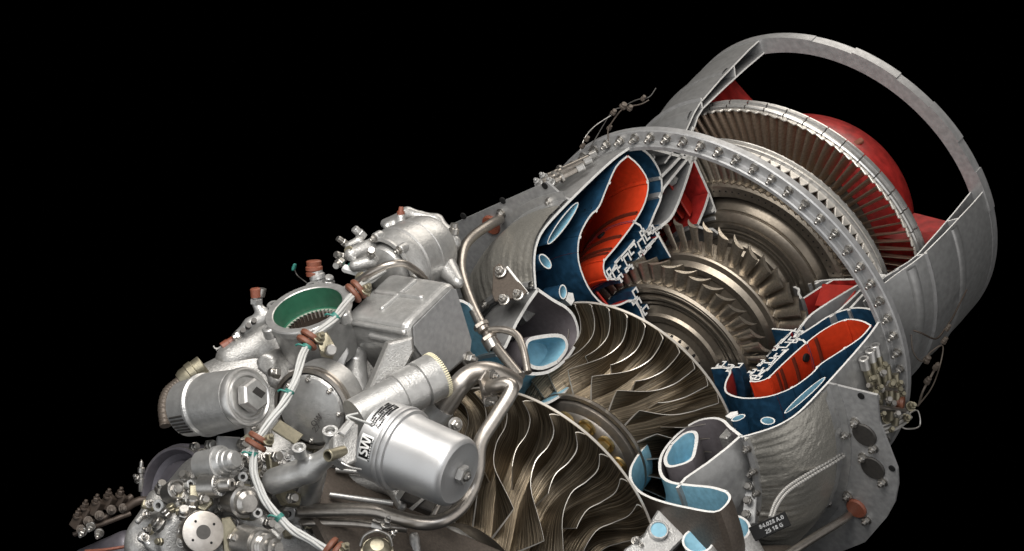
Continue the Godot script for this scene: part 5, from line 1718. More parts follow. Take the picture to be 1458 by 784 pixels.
func piping() -> void:
	# thick elbow with a bolted flange
	var e := thing("elbow_pipe", "thick pale steel elbow pipe beside the first impeller", "pipe", Vector3(-0.4492, 0.2308, -0.0255))
	var s := Shape.new()
	tube(s, bez([Vector3(-0.5084, 0.184, -0.0603), Vector3(-0.4872, 0.2052, -0.0514), Vector3(-0.4677, 0.2264, -0.045), Vector3(-0.4499, 0.2317, -0.0396), Vector3(-0.4359, 0.2293, -0.0277), Vector3(-0.4248, 0.218, -0.0174), Vector3(-0.4165, 0.2054, -0.0095)], 7), 0.0118, 20)
	obj("pipe", s, "pipe_steel", e)
	s = Shape.new()
	slab(s, [Vector3(-0.4745, 0.256, -0.0162), Vector3(-0.4633, 0.2599, -0.017), Vector3(-0.4519, 0.2535, -0.0143), Vector3(-0.4469, 0.2433, -0.0107), Vector3(-0.456, 0.2337, -0.0079), Vector3(-0.459, 0.2217, -0.004), Vector3(-0.4707, 0.2225, -0.0048), Vector3(-0.478, 0.2325, -0.0085)], Vector3(-0.0415, 0.3151, 0.9453) * 0.004, 0.001)
	obj("flange_plate", s, "pipe_steel", e)
	bolt(e, Vector3(-0.4567, 0.252, -0.0109), Vector3(-0.0415, 0.3151, 0.9453), 0.0042)
	bolt(e, Vector3(-0.4745, 0.2312, -0.0038), Vector3(-0.0415, 0.3151, 0.9453), 0.0042)
	turned("collar", e, Vector3(-0.4909, 0.203, -0.0533), Vector3(0.5474, 0.655, 0.2267), [-0.01, 0.0118, -0.01, 0.0138, 0.004, 0.0138, 0.004, 0.0118], "cast_aluminium", 28)
	bolt(e, Vector3(-0.5099, 0.2168, -0.02), Vector3(-0.3738, 0.5257, 0.7509), 0.006)
	# thin polished loop from the elbow down round the canister
	var l := thing("return_pipe", "polished bent steel pipe looping behind and below the oil canister", "pipe", Vector3(-0.5237, 0.2186, 0.0275))
	s = Shape.new()
	tube(s, bez([Vector3(-0.4669, 0.2416, -0.0092), Vector3(-0.4682, 0.2523, 0.0026), Vector3(-0.4647, 0.2582, 0.0126), Vector3(-0.4652, 0.2582, 0.021), Vector3(-0.4752, 0.2535, 0.0236), Vector3(-0.4981, 0.2395, 0.022), Vector3(-0.5222, 0.224, 0.0212), Vector3(-0.5389, 0.2035, 0.0294), Vector3(-0.5533, 0.1884, 0.0324), Vector3(-0.5757, 0.1817, 0.0342), Vector3(-0.599, 0.1794, 0.028), Vector3(-0.613, 0.1773, 0.0115), Vector3(-0.6185, 0.1742, -0.015), Vector3(-0.6229, 0.1717, -0.0408), Vector3(-0.6345, 0.1576, -0.082), Vector3(-0.6464, 0.1423, -0.122)], 7), 0.0076, 18)
	obj("pipe", s, "pipe_steel", l)
	turned("collar", l, Vector3(-0.4669, 0.2416, -0.0092), Vector3(0.2378, 0.408, 0.8715), [-0.002, 0.0098, 0.008, 0.0098, 0.009, 0.0086, 0.014, 0.0086], "pipe_steel", 24)
	var l2 := thing("lower_pipe", "thinner steel pipe running just below the polished return pipe", "pipe", Vector3(-0.6263, 0.1341, -0.0805))
	s = Shape.new()
	tube(s, bez([Vector3(-0.651, 0.1177, -0.137), Vector3(-0.6435, 0.1336, -0.1042), Vector3(-0.6281, 0.1404, -0.0695), Vector3(-0.6181, 0.1456, -0.04), Vector3(-0.603, 0.1434, -0.0151)], 6), 0.0047, 14)
	obj("pipe", s, "pipe_steel", l2)
	turned("union", l2, Vector3(-0.6181, 0.1456, -0.04), Vector3(0.2794, 0.1256, 0.9034), [-0.006, 0.005, -0.006, 0.008, 0.006, 0.008, 0.006, 0.005], "bolt_steel", 6)
	# dome topped fitting and cap at the bottom edge
	var dm := thing("dome_cap", "olive domed cap in a wire bail at the bottom edge of the engine", "cap", Vector3(-0.6636, 0.1729, -0.0071))
	turned("dome", dm, Vector3(-0.6703, 0.1782, -0.0017), Vector3(-0.1317, 0.9806, 0.1535), [-0.03, 0.0165, 0.0, 0.0165, 0.0, 0.0145, 0.004, 0.014, 0.009, 0.0115, 0.0125, 0.007, 0.0135, 0.0], "olive_steel", 32)
	pipe("bail", dm, [Vector3(-0.6766, 0.1824, -0.0172), Vector3(-0.6714, 0.1936, -0.0154), Vector3(-0.6644, 0.201, -0.0053), Vector3(-0.6579, 0.1936, 0.0038), Vector3(-0.6587, 0.1824, 0.0083)], 0.002, "bolt_steel", 8)
	bolt(dm, Vector3(-0.6564, 0.2052, -0.0005), Vector3(0.1885, 0.9217, 0.2342), 0.004, "bolt_steel", 0.008)
	bolt(dm, Vector3(-0.6545, 0.1899, 0.0028), Vector3(0.3701, 0.706, 0.5955), 0.0035, "bolt_steel", 0.007)
	# casting with a window behind the canister
	var w := thing("front_cover", "grey cast front cover with a slotted window beneath the canister", "cover", Vector3(-0.5385, 0.1022, -0.0459))
	s = Shape.new()
	slab(s, [Vector3(-0.5992, 0.1582, -0.147), Vector3(-0.5568, 0.1381, -0.1058), Vector3(-0.5496, 0.1208, -0.0669), Vector3(-0.5603, 0.1187, -0.0608), Vector3(-0.5461, 0.105, -0.0309), Vector3(-0.5402, 0.0945, -0.0076), Vector3(-0.515, 0.0692, 0.0477), Vector3(-0.526, 0.0663, 0.0555), Vector3(-0.6677, 0.1227, -0.0582), Vector3(-0.6389, 0.1467, -0.1164)], Vector3(0.0438, 0.91, 0.3968) * -0.02, 0.003)
	obj("plate", s, "umber_cover", w)
	s = Shape.new()
	cast(s, [["c", Vector3(-0.5739, 0.0481, -0.0588), Vector3(-0.5438, 0.0715, -0.0055), 0.015, 0.018], ["c", Vector3(-0.5438, 0.0715, -0.0055), Vector3(-0.5325, 0.0575, 0.0325), 0.018, 0.0165], ["c", Vector3(-0.5705, 0.1318, -0.1143), Vector3(-0.5543, 0.1335, -0.0704), 0.012, 0.0098], ["c", Vector3(-0.5543, 0.1335, -0.0704), Vector3(-0.5721, 0.1315, -0.0459), 0.009, 0.006], ["c", Vector3(-0.5822, 0.1073, -0.0225), Vector3(-0.595, 0.0874, -0.0099), 0.006, 0.006]], 0.004, 0.008)
	obj("lower_casting", s, "rough_casting", w)
	for q in [[Vector3(-0.5857, 0.153, -0.1221), Vector3(-0.554, 0.1485, -0.07)], [Vector3(-0.6142, 0.1476, -0.1077), Vector3(-0.5836, 0.1447, -0.0478)]]:
		s = Shape.new()
		tube(s, q, 0.003, 8)
		obj("ledge", s, "cast_aluminium", w)
	s = Shape.new()
	slab(s, [Vector3(-0.5736, 0.1401, -0.0482), Vector3(-0.5606, 0.1413, -0.0523), Vector3(-0.5551, 0.1396, -0.0491), Vector3(-0.5331, 0.1225, -0.0122), Vector3(-0.5354, 0.1171, 0.0004), Vector3(-0.5486, 0.1159, 0.0044)], Vector3(0.0438, 0.91, 0.3968) * 0.004, 0.001)
	obj("window_recess", s, "dark_metal", w)
	s = Shape.new()
	slab(s, [Vector3(-0.5771, 0.1397, -0.0327), Vector3(-0.5493, 0.1378, -0.0313), Vector3(-0.5482, 0.1365, -0.0285), Vector3(-0.5761, 0.138, -0.0289)], Vector3(0.0438, 0.91, 0.3968) * 0.002, 0.0005)
	obj("window_bar", s, "cast_aluminium", w)
	s = Shape.new()
	slab(s, [Vector3(-0.5788, 0.1475, -0.0504), Vector3(-0.5629, 0.1476, -0.0523), Vector3(-0.5587, 0.1455, -0.048), Vector3(-0.5812, 0.1449, -0.0441)], Vector3(0.0438, 0.91, 0.3968) * 0.003, 0.0006)
	obj("window_edge", s, "cast_aluminium", w)
	pipe("strut", w, [Vector3(-0.5814, 0.1399, -0.0021), Vector3(-0.568, 0.1524, -0.0025), Vector3(-0.5535, 0.1527, -0.0058)], 0.0032, "pipe_steel")
	# pipe from the firewall down to the impeller casing
	var u := thing("breather_pipe", "slim bent steel pipe from the firewall grommet past the oil tank", "pipe", Vector3(-0.2958, 0.1692, -0.1548))
	s = Shape.new()
	tube(s, bez([Vector3(-0.1435, 0.1417, -0.222), Vector3(-0.1704, 0.1575, -0.2149), Vector3(-0.2133, 0.174, -0.2082), Vector3(-0.2494, 0.1862, -0.1969), Vector3(-0.2811, 0.1906, -0.1788), Vector3(-0.305, 0.192, -0.1567), Vector3(-0.3278, 0.1913, -0.1297), Vector3(-0.349, 0.1898, -0.0992), Vector3(-0.3705, 0.1909, -0.0613), Vector3(-0.3934, 0.1947, -0.0183)], 7), 0.0059, 16)
	obj("pipe", s, "pipe_steel", u)
	s = Shape.new()
	tube(s, bez([Vector3(-0.3538, 0.1957, -0.0872), Vector3(-0.3498, 0.2017, -0.0721), Vector3(-0.3503, 0.2045, -0.054), Vector3(-0.3633, 0.2035, -0.0357), Vector3(-0.3862, 0.1981, -0.0132)], 6), 0.0042, 14)
	obj("branch_pipe", s, "pipe_steel", u)
	for q in [[Vector3(-0.3517, 0.1966, -0.102), Vector3(-0.321, -0.396, 0.8605)], [Vector3(-0.3603, 0.1931, -0.0854), Vector3(-0.321, -0.396, 0.8605)]]:
		union_nut("union_nut", u, q[0], q[1], 0.0092, 0.011, "pipe_steel")
	turned("clamp", u, Vector3(-0.3652, 0.1897, -0.0754), Vector3(-0.2929, -0.3811, 0.8774), [-0.005, 0.006, -0.005, 0.0088, 0.005, 0.0088, 0.005, 0.006], "bolt_steel", 18)
	bolt(u, Vector3(-0.288, 0.1898, -0.1758), Vector3(-0.3645, 0.31, 0.8666), 0.005, "bolt_steel", 0.009)
	# triangular bracket between casing arm and blanket
	var b := thing("casing_bracket", "triangular steel bracket with a bolt beside the crinkled foil", "bracket", Vector3(-0.2429, 0.1355, -0.1438))
	s = Shape.new()
	slab(s, [Vector3(-0.2548, 0.1815, -0.1509), Vector3(-0.249, 0.1855, -0.1472), Vector3(-0.2528, 0.1882, -0.1309), Vector3(-0.2728, 0.189, -0.092), Vector3(-0.28, 0.1846, -0.0945), Vector3(-0.2908, 0.1711, -0.1235), Vector3(-0.2839, 0.1721, -0.1322)], Vector3(-0.4369, 0.8661, -0.2432) * 0.003, 0.0008)
	obj("plate", s, "umber_cover", b)
	bolt(b, Vector3(-0.2621, 0.1886, -0.137), Vector3(-0.4265, 0.8861, -0.1894), 0.0055)
	bolt(b, Vector3(-0.2921, 0.1819, -0.111), Vector3(-0.4265, 0.8861, -0.1894), 0.005)
	bolt(b, Vector3(-0.2801, 0.186, -0.1002), Vector3(-0.4265, 0.8861, -0.1894), 0.005)
	s = Shape.new()
	tube(s, [Vector3(-0.2549, 0.1927, -0.1333), Vector3(-0.273, 0.1871, -0.0918)], 0.0016, 8)
	obj("edge_bar", s, "cut_white", b)


func cord(called: String, label: String, pts: Array, r: float, m: String, category := "cable") -> MeshInstance3D:
	var s := Shape.new()
	tube(s, bez(pts, 5), r, 8)
	var o := obj(called, s, m, self)
	o.name = numbered(called)
	o.set_meta("label", label)
	o.set_meta("category", category)
	return o


func loom() -> void:
	var l := thing("wiring_loom", "twisted white wiring loom with teal ties running down the front", "wiring loom", Vector3(-0.6661, 0.3318, -0.1182))
	var path := [Vector3(-0.3895, 0.2497, -0.2035), Vector3(-0.4127, 0.2568, -0.2009), Vector3(-0.4453, 0.2678, -0.1945), Vector3(-0.471, 0.2712, -0.1896), Vector3(-0.5155, 0.2873, -0.173), Vector3(-0.5536, 0.2947, -0.1686), Vector3(-0.5827, 0.2989, -0.1582), Vector3(-0.6196, 0.2983, -0.1399), Vector3(-0.6485, 0.2964, -0.1314), Vector3(-0.6743, 0.2877, -0.1312), Vector3(-0.696, 0.2812, -0.1286), Vector3(-0.709, 0.2732, -0.1231), Vector3(-0.7211, 0.2622, -0.1115), Vector3(-0.7295, 0.2513, -0.0947), Vector3(-0.7339, 0.2414, -0.074), Vector3(-0.7352, 0.2337, -0.0521), Vector3(-0.7319, 0.2291, -0.0285), Vector3(-0.7301, 0.2225, -0.004)]
	var mid := bez(path, 7)
	for k in 5:
		var pts := []
		for i in mid.size():
			var d := (Vector3(mid[mini(i + 1, mid.size() - 1)]) - Vector3(mid[maxi(i - 1, 0)])).normalized()
			var t := fr(Vector3.ZERO, d, Vector3(0.3, 1, 0.2))
			var u := TAU * k / 5 + i * 0.09
			pts.append(Vector3(mid[i]) + (t.basis.y * cos(u) + t.basis.z * sin(u)) * (0.0027 + 0.0004 * sin(i * 0.7 + k)))
		var s := Shape.new()
		tube(s, pts, 0.0017, 8)
		obj("strand", s, "cable_white", l)
	var ties := [[Vector3(-0.5075, 0.2858, -0.1756), Vector3(-0.9062, -0.3882, -0.2193)], [Vector3(-0.5708, 0.2979, -0.1631), Vector3(-0.8732, -0.5, 0.0019)], [Vector3(-0.6337, 0.2979, -0.1359), Vector3(-0.8445, -0.5, 0.0428)], [Vector3(-0.7057, 0.2749, -0.1257), Vector3(-0.6644, -0.6784, 0.344)], [Vector3(-0.7339, 0.2404, -0.0723), Vector3(-0.0411, -0.4549, 0.884)]]
	for q in ties:
		var tie := turned("cable_tie", l, q[0], q[1], [-0.0022, 0.0, -0.0022, 0.0052, 0.0022, 0.0052, 0.0022, 0.0], "tie_teal", 16)
		pipe("tie_tail", tie, [Vector3(q[0]) + Vector3(-0.6092, 0.6747, 0.1832) * 0.006, Vector3(q[0]) + Vector3(-0.7191, 0.6237, -0.5948) * 0.009, Vector3(q[0]) + Vector3(-0.6453, 0.2746, -0.6466) * 0.012], 0.0011, "tie_teal", 6, 3)
	var n := 0
	var where := ["on the green lined pad's rim", "beside the pump and oil tank", "above the screw plug", "at the bottom edge"]
	for q in [[Vector3(-0.5612, 0.2978, -0.168), Vector3(-0.8746, -0.4627, -0.0582)], [Vector3(-0.4486, 0.268, -0.1948), Vector3(-0.8803, -0.3137, -0.2985)], [Vector3(-0.6948, 0.2822, -0.1285), Vector3(-0.8122, -0.5667, -0.0409)], [Vector3(-0.7276, 0.2262, -0.0109), Vector3(0.071, -0.3804, 0.9275)]]:
		var c := thing("cable_clamp", "brown rubber cable clamp round the white loom " + where[n], "cable clamp", q[0], "clamps along the white loom")
		n += 1
		for j in 2:
			turned("rubber_half", c, Vector3(q[0]) + Vector3(q[1]) * (j * 0.0075 - 0.00375), q[1], [-0.003, 0.005, -0.003, 0.0105, -0.0015, 0.0122, 0.0015, 0.0122, 0.003, 0.0105, 0.003, 0.005], "clamp_rubber", 22)
		bolt(c, Vector3(q[0]) + Vector3(0.2127, 0.3413, 0.7059) * 0.016, Vector3(0.0453, 0.8728, 0.4569), 0.0045, "olive_steel", 0.007)
		var s := Shape.new()
		block(s, fr(Vector3(q[0]) + Vector3(0.229, -0.0078, 0.5723) * 0.014, Vector3(0.2858, -0.0156, 0.8989)), Vector3(0.014, 0.009, 0.003), 0.002)
		obj("clamp_foot", s, "olive_steel", c)


func left_bits() -> void:
	# dark drum behind the gearbox
	var d := thing("dark_drum", "dark purple grey drum partly hidden behind the gearbox at far left", "drum", Vector3(-0.6478, 0.0811, -0.3089))
	var n := Vector3(-0.7676, 0.6281, -0.1333)
	turned("drum", d, Vector3(-0.6482, 0.0697, -0.2918), n, [-0.03, 0.053, 0.0, 0.053, 0.003, 0.051, 0.004, 0.047, 0.006, 0.047, 0.007, 0.049, 0.01, 0.049, 0.0105, 0.046, 0.008, 0.0445, 0.0, 0.042, -0.004, 0.036, 0.001, 0.033, 0.004, 0.02, 0.005, 0.0], "dark_drum", 56)
	turned("bright_rim", d, Vector3(-0.6482, 0.0697, -0.2918), n, [0.0062, 0.0475, 0.0068, 0.0498, 0.0092, 0.0498, 0.0098, 0.0475], "bolt_steel", 64)
	# spike shaped sensor
	var sp := thing("spike_sensor", "slim pointed sensor standing at the left edge of the dark drum", "sensor", Vector3(-0.656, 0.0638, -0.3403))
	turned("stem", sp, Vector3(-0.6573, 0.0632, -0.3413), Vector3(0.4849, 0.8118, -0.3403), [-0.01, 0.004, 0.004, 0.004, 0.005, 0.0028, 0.01, 0.0028, 0.011, 0.0042, 0.016, 0.0042, 0.017, 0.0025, 0.022, 0.0022, 0.026, 0.0], "bolt_steel", 14)
	bolt(sp, Vector3(-0.6574, 0.0655, -0.345), Vector3(-0.3838, 0.8394, -0.2194), 0.004)
	# brown linkage rail at the far left bottom
	var r := thing("linkage_rail", "dark brown linkage rail with small studs at the lower left tip", "linkage", Vector3(-0.7125, 0.0468, -0.3478))
	var s := Shape.new()
	tube(s, [Vector3(-0.7454, 0.057, -0.3638), Vector3(-0.7203, 0.0638, -0.3386), Vector3(-0.6816, 0.0663, -0.3339)], 0.0038, 8)
	obj("rail", s, "brown_part", r)
	s = Shape.new()
	tube(s, [Vector3(-0.7495, 0.0502, -0.359), Vector3(-0.7283, 0.0667, -0.3311), Vector3(-0.702, 0.0672, -0.3179)], 0.003, 8)
	obj("rail", s, "brown_part", r)
	s = Shape.new()
	tube(s, bez([Vector3(-0.7048, 0.0695, -0.3253), Vector3(-0.6884, 0.0775, -0.3144), Vector3(-0.6721, 0.0679, -0.2996)], 4), 0.0046, 8)
	obj("arm", s, "brown_part", r)
	for q in [[Vector3(-0.7417, 0.0641, -0.3579), 10.0], [Vector3(-0.7324, 0.0709, -0.3552), 9.0], [Vector3(-0.7221, 0.0755, -0.3475), 11.0], [Vector3(-0.709, 0.0763, -0.3419), 10.0], [Vector3(-0.6983, 0.0738, -0.3345), 9.0]]:
		s = Shape.new()
		block(s, fr(q[0], Vector3(0.6902, 0.7001, 0.1265)), Vector3(q[1] * 0.0016, q[1] * 0.0011, 0.012), 0.001)
		obj("stud_block", s, "brown_part", r)
		bolt(r, Vector3(q[0]) + Vector3(0.0014, 0.0065, -0.001), Vector3(0.4232, 0.8707, -0.0526), 0.004, "brown_part", 0.006)
		bolt(r, Vector3(q[0]) + Vector3(-0.0057, -0.002, 0.0089), Vector3(-0.3795, 0.6747, 0.5106), 0.004, "umber_cover", 0.006)
	for q in [Vector3(-0.741, 0.0681, -0.3397), Vector3(-0.7399, 0.0625, -0.3294), Vector3(-0.7495, 0.0636, -0.3448)]:
		bolt(r, q, Vector3(-0.8248, 0.3022, 0.4566), 0.004, "bolt_steel", 0.007)
	# dark rounded cover below it
	var c := thing("lower_cover", "dark rounded cover at the bottom left edge below the brown rail", "cover", Vector3(-0.7381, 0.0257, -0.328))
	s = Shape.new()
	cast(s, [["c", Vector3(-0.7509, 0.0126, -0.349), Vector3(-0.7238, 0.0411, -0.3082), 0.0152, 0.0168], ["c", Vector3(-0.7296, 0.0332, -0.3041), Vector3(-0.7075, 0.0275, -0.2638), 0.0198, 0.0228]], 0.0038, 0.008)
	obj("cover", s, "dark_drum", c)
	pipe("bright_strip", c, [Vector3(-0.7663, 0.059, -0.3264), Vector3(-0.758, 0.0675, -0.3046), Vector3(-0.7421, 0.0703, -0.2863)], 0.0018, "rust_rubber", 6)
	# arm of fittings standing out at the left of the green pad
	var a := thing("sensor_branch", "pale fitting arm with brown plugs reaching out left of the green pad", "sensor", Vector3(-0.5136, 0.2011, -0.3047))
	s = Shape.new()
	cast(s, [["c", Vector3(-0.4881, 0.2125, -0.2861), Vector3(-0.5046, 0.2057, -0.2989), 0.01, 0.0084], ["c", Vector3(-0.5046, 0.2057, -0.2989), Vector3(-0.5218, 0.1954, -0.3074), 0.0077, 0.0054], ["c", Vector3(-0.4909, 0.216, -0.2954), Vector3(-0.4877, 0.2251, -0.3051), 0.0061, 0.0054]], 0.0024, 0.004)
	obj("arm", s, "cast_aluminium", a)
	union_nut("connector", a, Vector3(-0.4885, 0.2228, -0.3027), Vector3(0.3356, 0.908, -0.2355), 0.0072, 0.012, "cast_aluminium")
	turned("plug", a, Vector3(-0.4866, 0.2331, -0.3043), Vector3(0.3392, 0.8413, -0.3602), [-0.002, 0.0, -0.002, 0.006, 0.007, 0.006, 0.008, 0.0045, 0.008, 0.0], "rust_rubber", 16)
	turned("plug", a, Vector3(-0.4802, 0.2365, -0.3005), Vector3(0.4842, 0.804, -0.0954), [-0.006, 0.0, -0.006, 0.004, 0.003, 0.004, 0.003, 0.0], "bolt_steel", 12)
	turned("plug", a, Vector3(-0.5269, 0.192, -0.3094), Vector3(-0.797, -0.2392, -0.2959), [-0.006, 0.0, -0.006, 0.005, 0.003, 0.005, 0.004, 0.006, 0.012, 0.006, 0.012, 0.0], "rust_rubber", 16)
	union_nut("connector", a, Vector3(-0.5206, 0.2011, -0.3029), Vector3(-0.8818, -0.2764, -0.3586), 0.0055, 0.008, "bolt_steel")
	for k in 5:
		pipe("loose_wire", a, [Vector3(-0.5326, 0.1903, -0.3148), Vector3(-0.5373, 0.1874, -0.3171) + Vector3(0.0017, 0.0007, 0.0013) * (k - 2), Vector3(-0.5416, 0.1851, -0.3197) + Vector3(-0.0009, -0.001, 0.0025) * (k - 2)], 0.0008, "cable_braid", 6, 3)
	for q in [Vector3(-0.5149, 0.2153, -0.2936), Vector3(-0.5213, 0.2114, -0.2965), Vector3(-0.5084, 0.2193, -0.2906)]:
		turned("pin_hole", a, q, Vector3(-0.2886, 0.8438, 0.4468), [-0.006, 0.003, 0.002, 0.003, 0.002, 0.0], "dark_metal", 12)
	# brown topped connectors behind the pad
	var b := thing("brown_connector", "upright connector with a ribbed brown cap behind the green pad", "connector", Vector3(-0.4268, 0.2277, -0.2691))
	turned("stem", b, Vector3(-0.4275, 0.2231, -0.263), Vector3(0.314, 0.7746, -0.5258), [-0.008, 0.0055, 0.0, 0.007, 0.008, 0.0075, 0.009, 0.009, 0.014, 0.009, 0.015, 0.0075, 0.018, 0.0075], "cast_aluminium", 20)
	turned("cap", b, Vector3(-0.4222, 0.2352, -0.2743), Vector3(0.4148, 0.8303, -0.3521), [-0.004, 0.0, -0.004, 0.0092, 0.0, 0.0095, 0.0005, 0.0082, 0.002, 0.0082, 0.0025, 0.0095, 0.006, 0.0095, 0.007, 0.008, 0.012, 0.0085, 0.013, 0.007, 0.013, 0.0], "rust_rubber", 18)
	union_nut("foot", b, Vector3(-0.4176, 0.2221, -0.259), Vector3(0.1892, 0.9296, -0.0106), 0.007, 0.01, "cast_aluminium")
	var tt := thing("teal_tag", "tiny teal tag held up on a wire left of the brown connector", "tag", Vector3(-0.4216, 0.2236, -0.3021))
	s = Shape.new()
	block(s, fr(Vector3(-0.4208, 0.226, -0.3046), Vector3(0.6027, 0.7373, -0.0564)), Vector3(0.009, 0.006, 0.003), 0.002)
	obj("tag", s, "tie_teal", tt)
	pipe("tag_wire", tt, [Vector3(-0.4221, 0.2236, -0.3028), Vector3(-0.4237, 0.219, -0.2978), Vector3(-0.4282, 0.2211, -0.2842), Vector3(-0.4262, 0.2141, -0.2705)], 0.0007, "dark_metal", 6)


# things at the right: tubes under the return bend, harness on the firewall, spare wires
func right_bits() -> void:
	var k := 0.0007
	var names := ["right hand cut tube", "middle cut tube"]
	var n := 0
	for q in [[Vector3(-0.3359, 0.0548, 0.2233), Vector3(-0.1254, 0.9869, -0.0342), 27.0, Vector3(-0.3525, 0.0294, 0.2627)], [Vector3(-0.3768, 0.06, 0.2037), Vector3(-0.1023, 0.9884, -0.0504), 25.0, Vector3(-0.3966, 0.0331, 0.2407)]]:
		var o := thing("cut_tube", ["larger brownish tube with an oblique pale blue mouth beside the black plate", "lower brownish tube with a round pale blue mouth at the bottom edge"][n], "tube", q[0], "cut tubes under the return bend")
		n += 1
		var d := (Vector3(q[3]) - Vector3(q[0])).normalized()
		var s := Shape.new()
		var si := Shape.new()
		var e := Shape.new()
		e.flat()
		var t := fr(q[0], q[1])
		var r: float = q[2] * k
		for j in 32:
			var c := []
			for u in [j, j + 1]:
				var w: float = TAU * u / 32
				var v := t.basis.y * cos(w) + t.basis.z * sin(w)
				c.append(Vector3(q[0]) + v * r)
				c.append(Vector3(q[3]) + v * r)
				c.append(Vector3(q[0]) + v * r * 0.86)
				c.append(Vector3(q[0]) + v * r * 0.86 + d * 0.05)
			s.quad(c[0], c[1], c[5], c[4])
			si.quad(c[2], c[3], c[7], c[6])
			e.quad(c[0], c[2], c[6], c[4])
		lathe(si, fr(Vector3(q[0]) + d * 0.022, q[1]), [Vector2(0, r * 0.9), Vector2(0, 0)], 24)
		obj2("tube", [[s, "rough_casting"], [si, "pale_blue"], [e, "cut_white"]], o)
	# pale bracket with a hole at the foot of the first impeller
	var b := thing("pale_bracket", "pale cast bracket with an oval pale blue hole at the impeller's foot", "bracket", Vector3(-0.377, 0.0514, 0.1467))
	var s := Shape.new()
	slab(s, [Vector3(-0.3536, 0.0605, 0.1423), Vector3(-0.3511, 0.0595, 0.1479), Vector3(-0.3691, 0.0461, 0.1836), Vector3(-0.399, 0.0411, 0.1794), Vector3(-0.4394, 0.0429, 0.1424), Vector3(-0.4215, 0.0474, 0.1395), Vector3(-0.397, 0.0503, 0.147), Vector3(-0.3752, 0.0557, 0.1436)], Vector3(-0.1942, 0.9461, 0.2584) * -0.015, 0.002)
	obj("plate", s, "cast_aluminium", b)
	var oval := turned("hole_rim", b, Vector3(-0.3832, 0.051, 0.1571), Vector3(-0.1942, 0.9461, 0.2584), [-0.01, 0.0105, 0.004, 0.0115, 0.005, 0.0105, 0.005, 0.009, 0.0, 0.0085], "cast_aluminium", 28)
	turned("blue_hole", oval, Vector3(-0.3832, 0.051, 0.1571), Vector3(-0.1942, 0.9461, 0.2584), [0.0035, 0.0088, 0.0035, 0.0], "pale_blue", 24)
	bolt(b, Vector3(-0.4071, 0.0483, 0.1437), Vector3(-0.1942, 0.9461, 0.2584), 0.004)
	bolt(b, Vector3(-0.4074, 0.0437, 0.1504), Vector3(-0.1942, 0.9461, 0.2584), 0.003)
	# bundle of ribbed hoses between the return bend and the tubes
	var h := thing("ribbed_hoses", "dark brown bundle of ribbed hoses under the pale blue return bend", "hose", Vector3(-0.3373, 0.035, 0.1586))
	for j in 4:
		var hs := Shape.new()
		var a: Vector3 = Vector3(-0.3386, 0.0388, 0.1392) + Vector3(0.0007, -0.0045, 0.008) * j
		var e: Vector3 = Vector3(-0.3386, 0.0289, 0.178) + Vector3(0.0041, -0.0015, 0.0081) * j
		var pts := bez([a, a.lerp(e, 0.5) + Vector3(0.0004, 0.005, -0.0002), e], 8)
		tube(hs, pts, 0.0032, 8)
		for i in range(1, pts.size() - 1):
			lathe(hs, fr(pts[i], Vector3(pts[i + 1]) - Vector3(pts[i])), v2([-0.0008, 0.0032, 0, 0.0042, 0.0008, 0.0032]), 8)
		obj("hose", hs, "brown_part", h)
	s = Shape.new()
	cast(s, [["c", Vector3(-0.335, -0.0207, 0.1553), Vector3(-0.2577, -0.0238, 0.1769), 0.0168, 0.0153], ["c", Vector3(-0.2888, -0.0473, 0.216), Vector3(-0.2372, -0.0773, 0.2427), 0.0183, 0.0199]], 0.0042, 0.01)
	var cv := thing("lower_casting", "dim grey brown casting behind the cut tubes at the bottom", "casting", Vector3(-0.2969, -0.0148, 0.2004))
	obj("casting", s, "umber_cover", cv)
	# black plate with pale characters
	var p := thing("data_plate", "black data plate with two rows of pale characters at the bottom", "plate", Vector3(-0.3177, 0.0644, 0.2577))
	var run := Vector3(0.5708, 0.4797, 0.6501).normalized()
	var out := Vector3(-0.6746, 0.7148, 0.1679)
	out = (out - run * out.dot(run)).normalized()
	var t := Transform3D(Basis(run, out.cross(run), out), Vector3(-0.3181, 0.0638, 0.258))
	s = Shape.new()
	block(s, t, Vector3(0.044, 0.0165, 0.003), 0.001, 0.0006)
	obj("plate", s, "print_black", p)
	for row in 2:
		words("lettering", ["84.028 A.0", "25 18 G"][row], t * Transform3D(Basis(), Vector3(0.004, 0.0036 - row * 0.0072, 0.0018)), 0.0045, 0.0003, "case_grey", p, true)
	# braided hose from the firewall grommet
	var z := thing("braided_hose", "twin braided steel hose running from the firewall grommet to the data plate", "hose", Vector3(-0.1855, 0.0159, 0.2412))
	for j in 2:
		var hs := Shape.new()
		var o := Vector3(-0.0013, -0.0019, 0.0034) * j
		var pts := bez([Vector3(-0.0675, -0.0134, 0.2448) + o, Vector3(-0.0893, -0.0034, 0.2449) + o, Vector3(-0.1525, 0.0264, 0.2485) + o, Vector3(-0.2065, 0.0412, 0.2421) + o, Vector3(-0.2473, 0.0513, 0.2382) + o, Vector3(-0.2753, 0.0544, 0.2403) + o, Vector3(-0.3004, 0.0565, 0.2479) + o], 10)
		tube(hs, pts, 0.0017, 10)
		for i in range(1, pts.size() - 1):
			lathe(hs, fr(pts[i], Vector3(pts[i + 1]) - Vector3(pts[i])), v2([-0.0007, 0.0017, 0, 0.0022, 0.0007, 0.0017]), 10)
		obj("hose", hs, "cable_braid", z)
	# drain pipe to the rust coloured grommet
	var dr := thing("drain_pipe", "steel drain pipe from the rust red grommet towards the bottom edge", "pipe", Vector3(-0.2155, -0.0312, 0.2719))
	s = Shape.new()
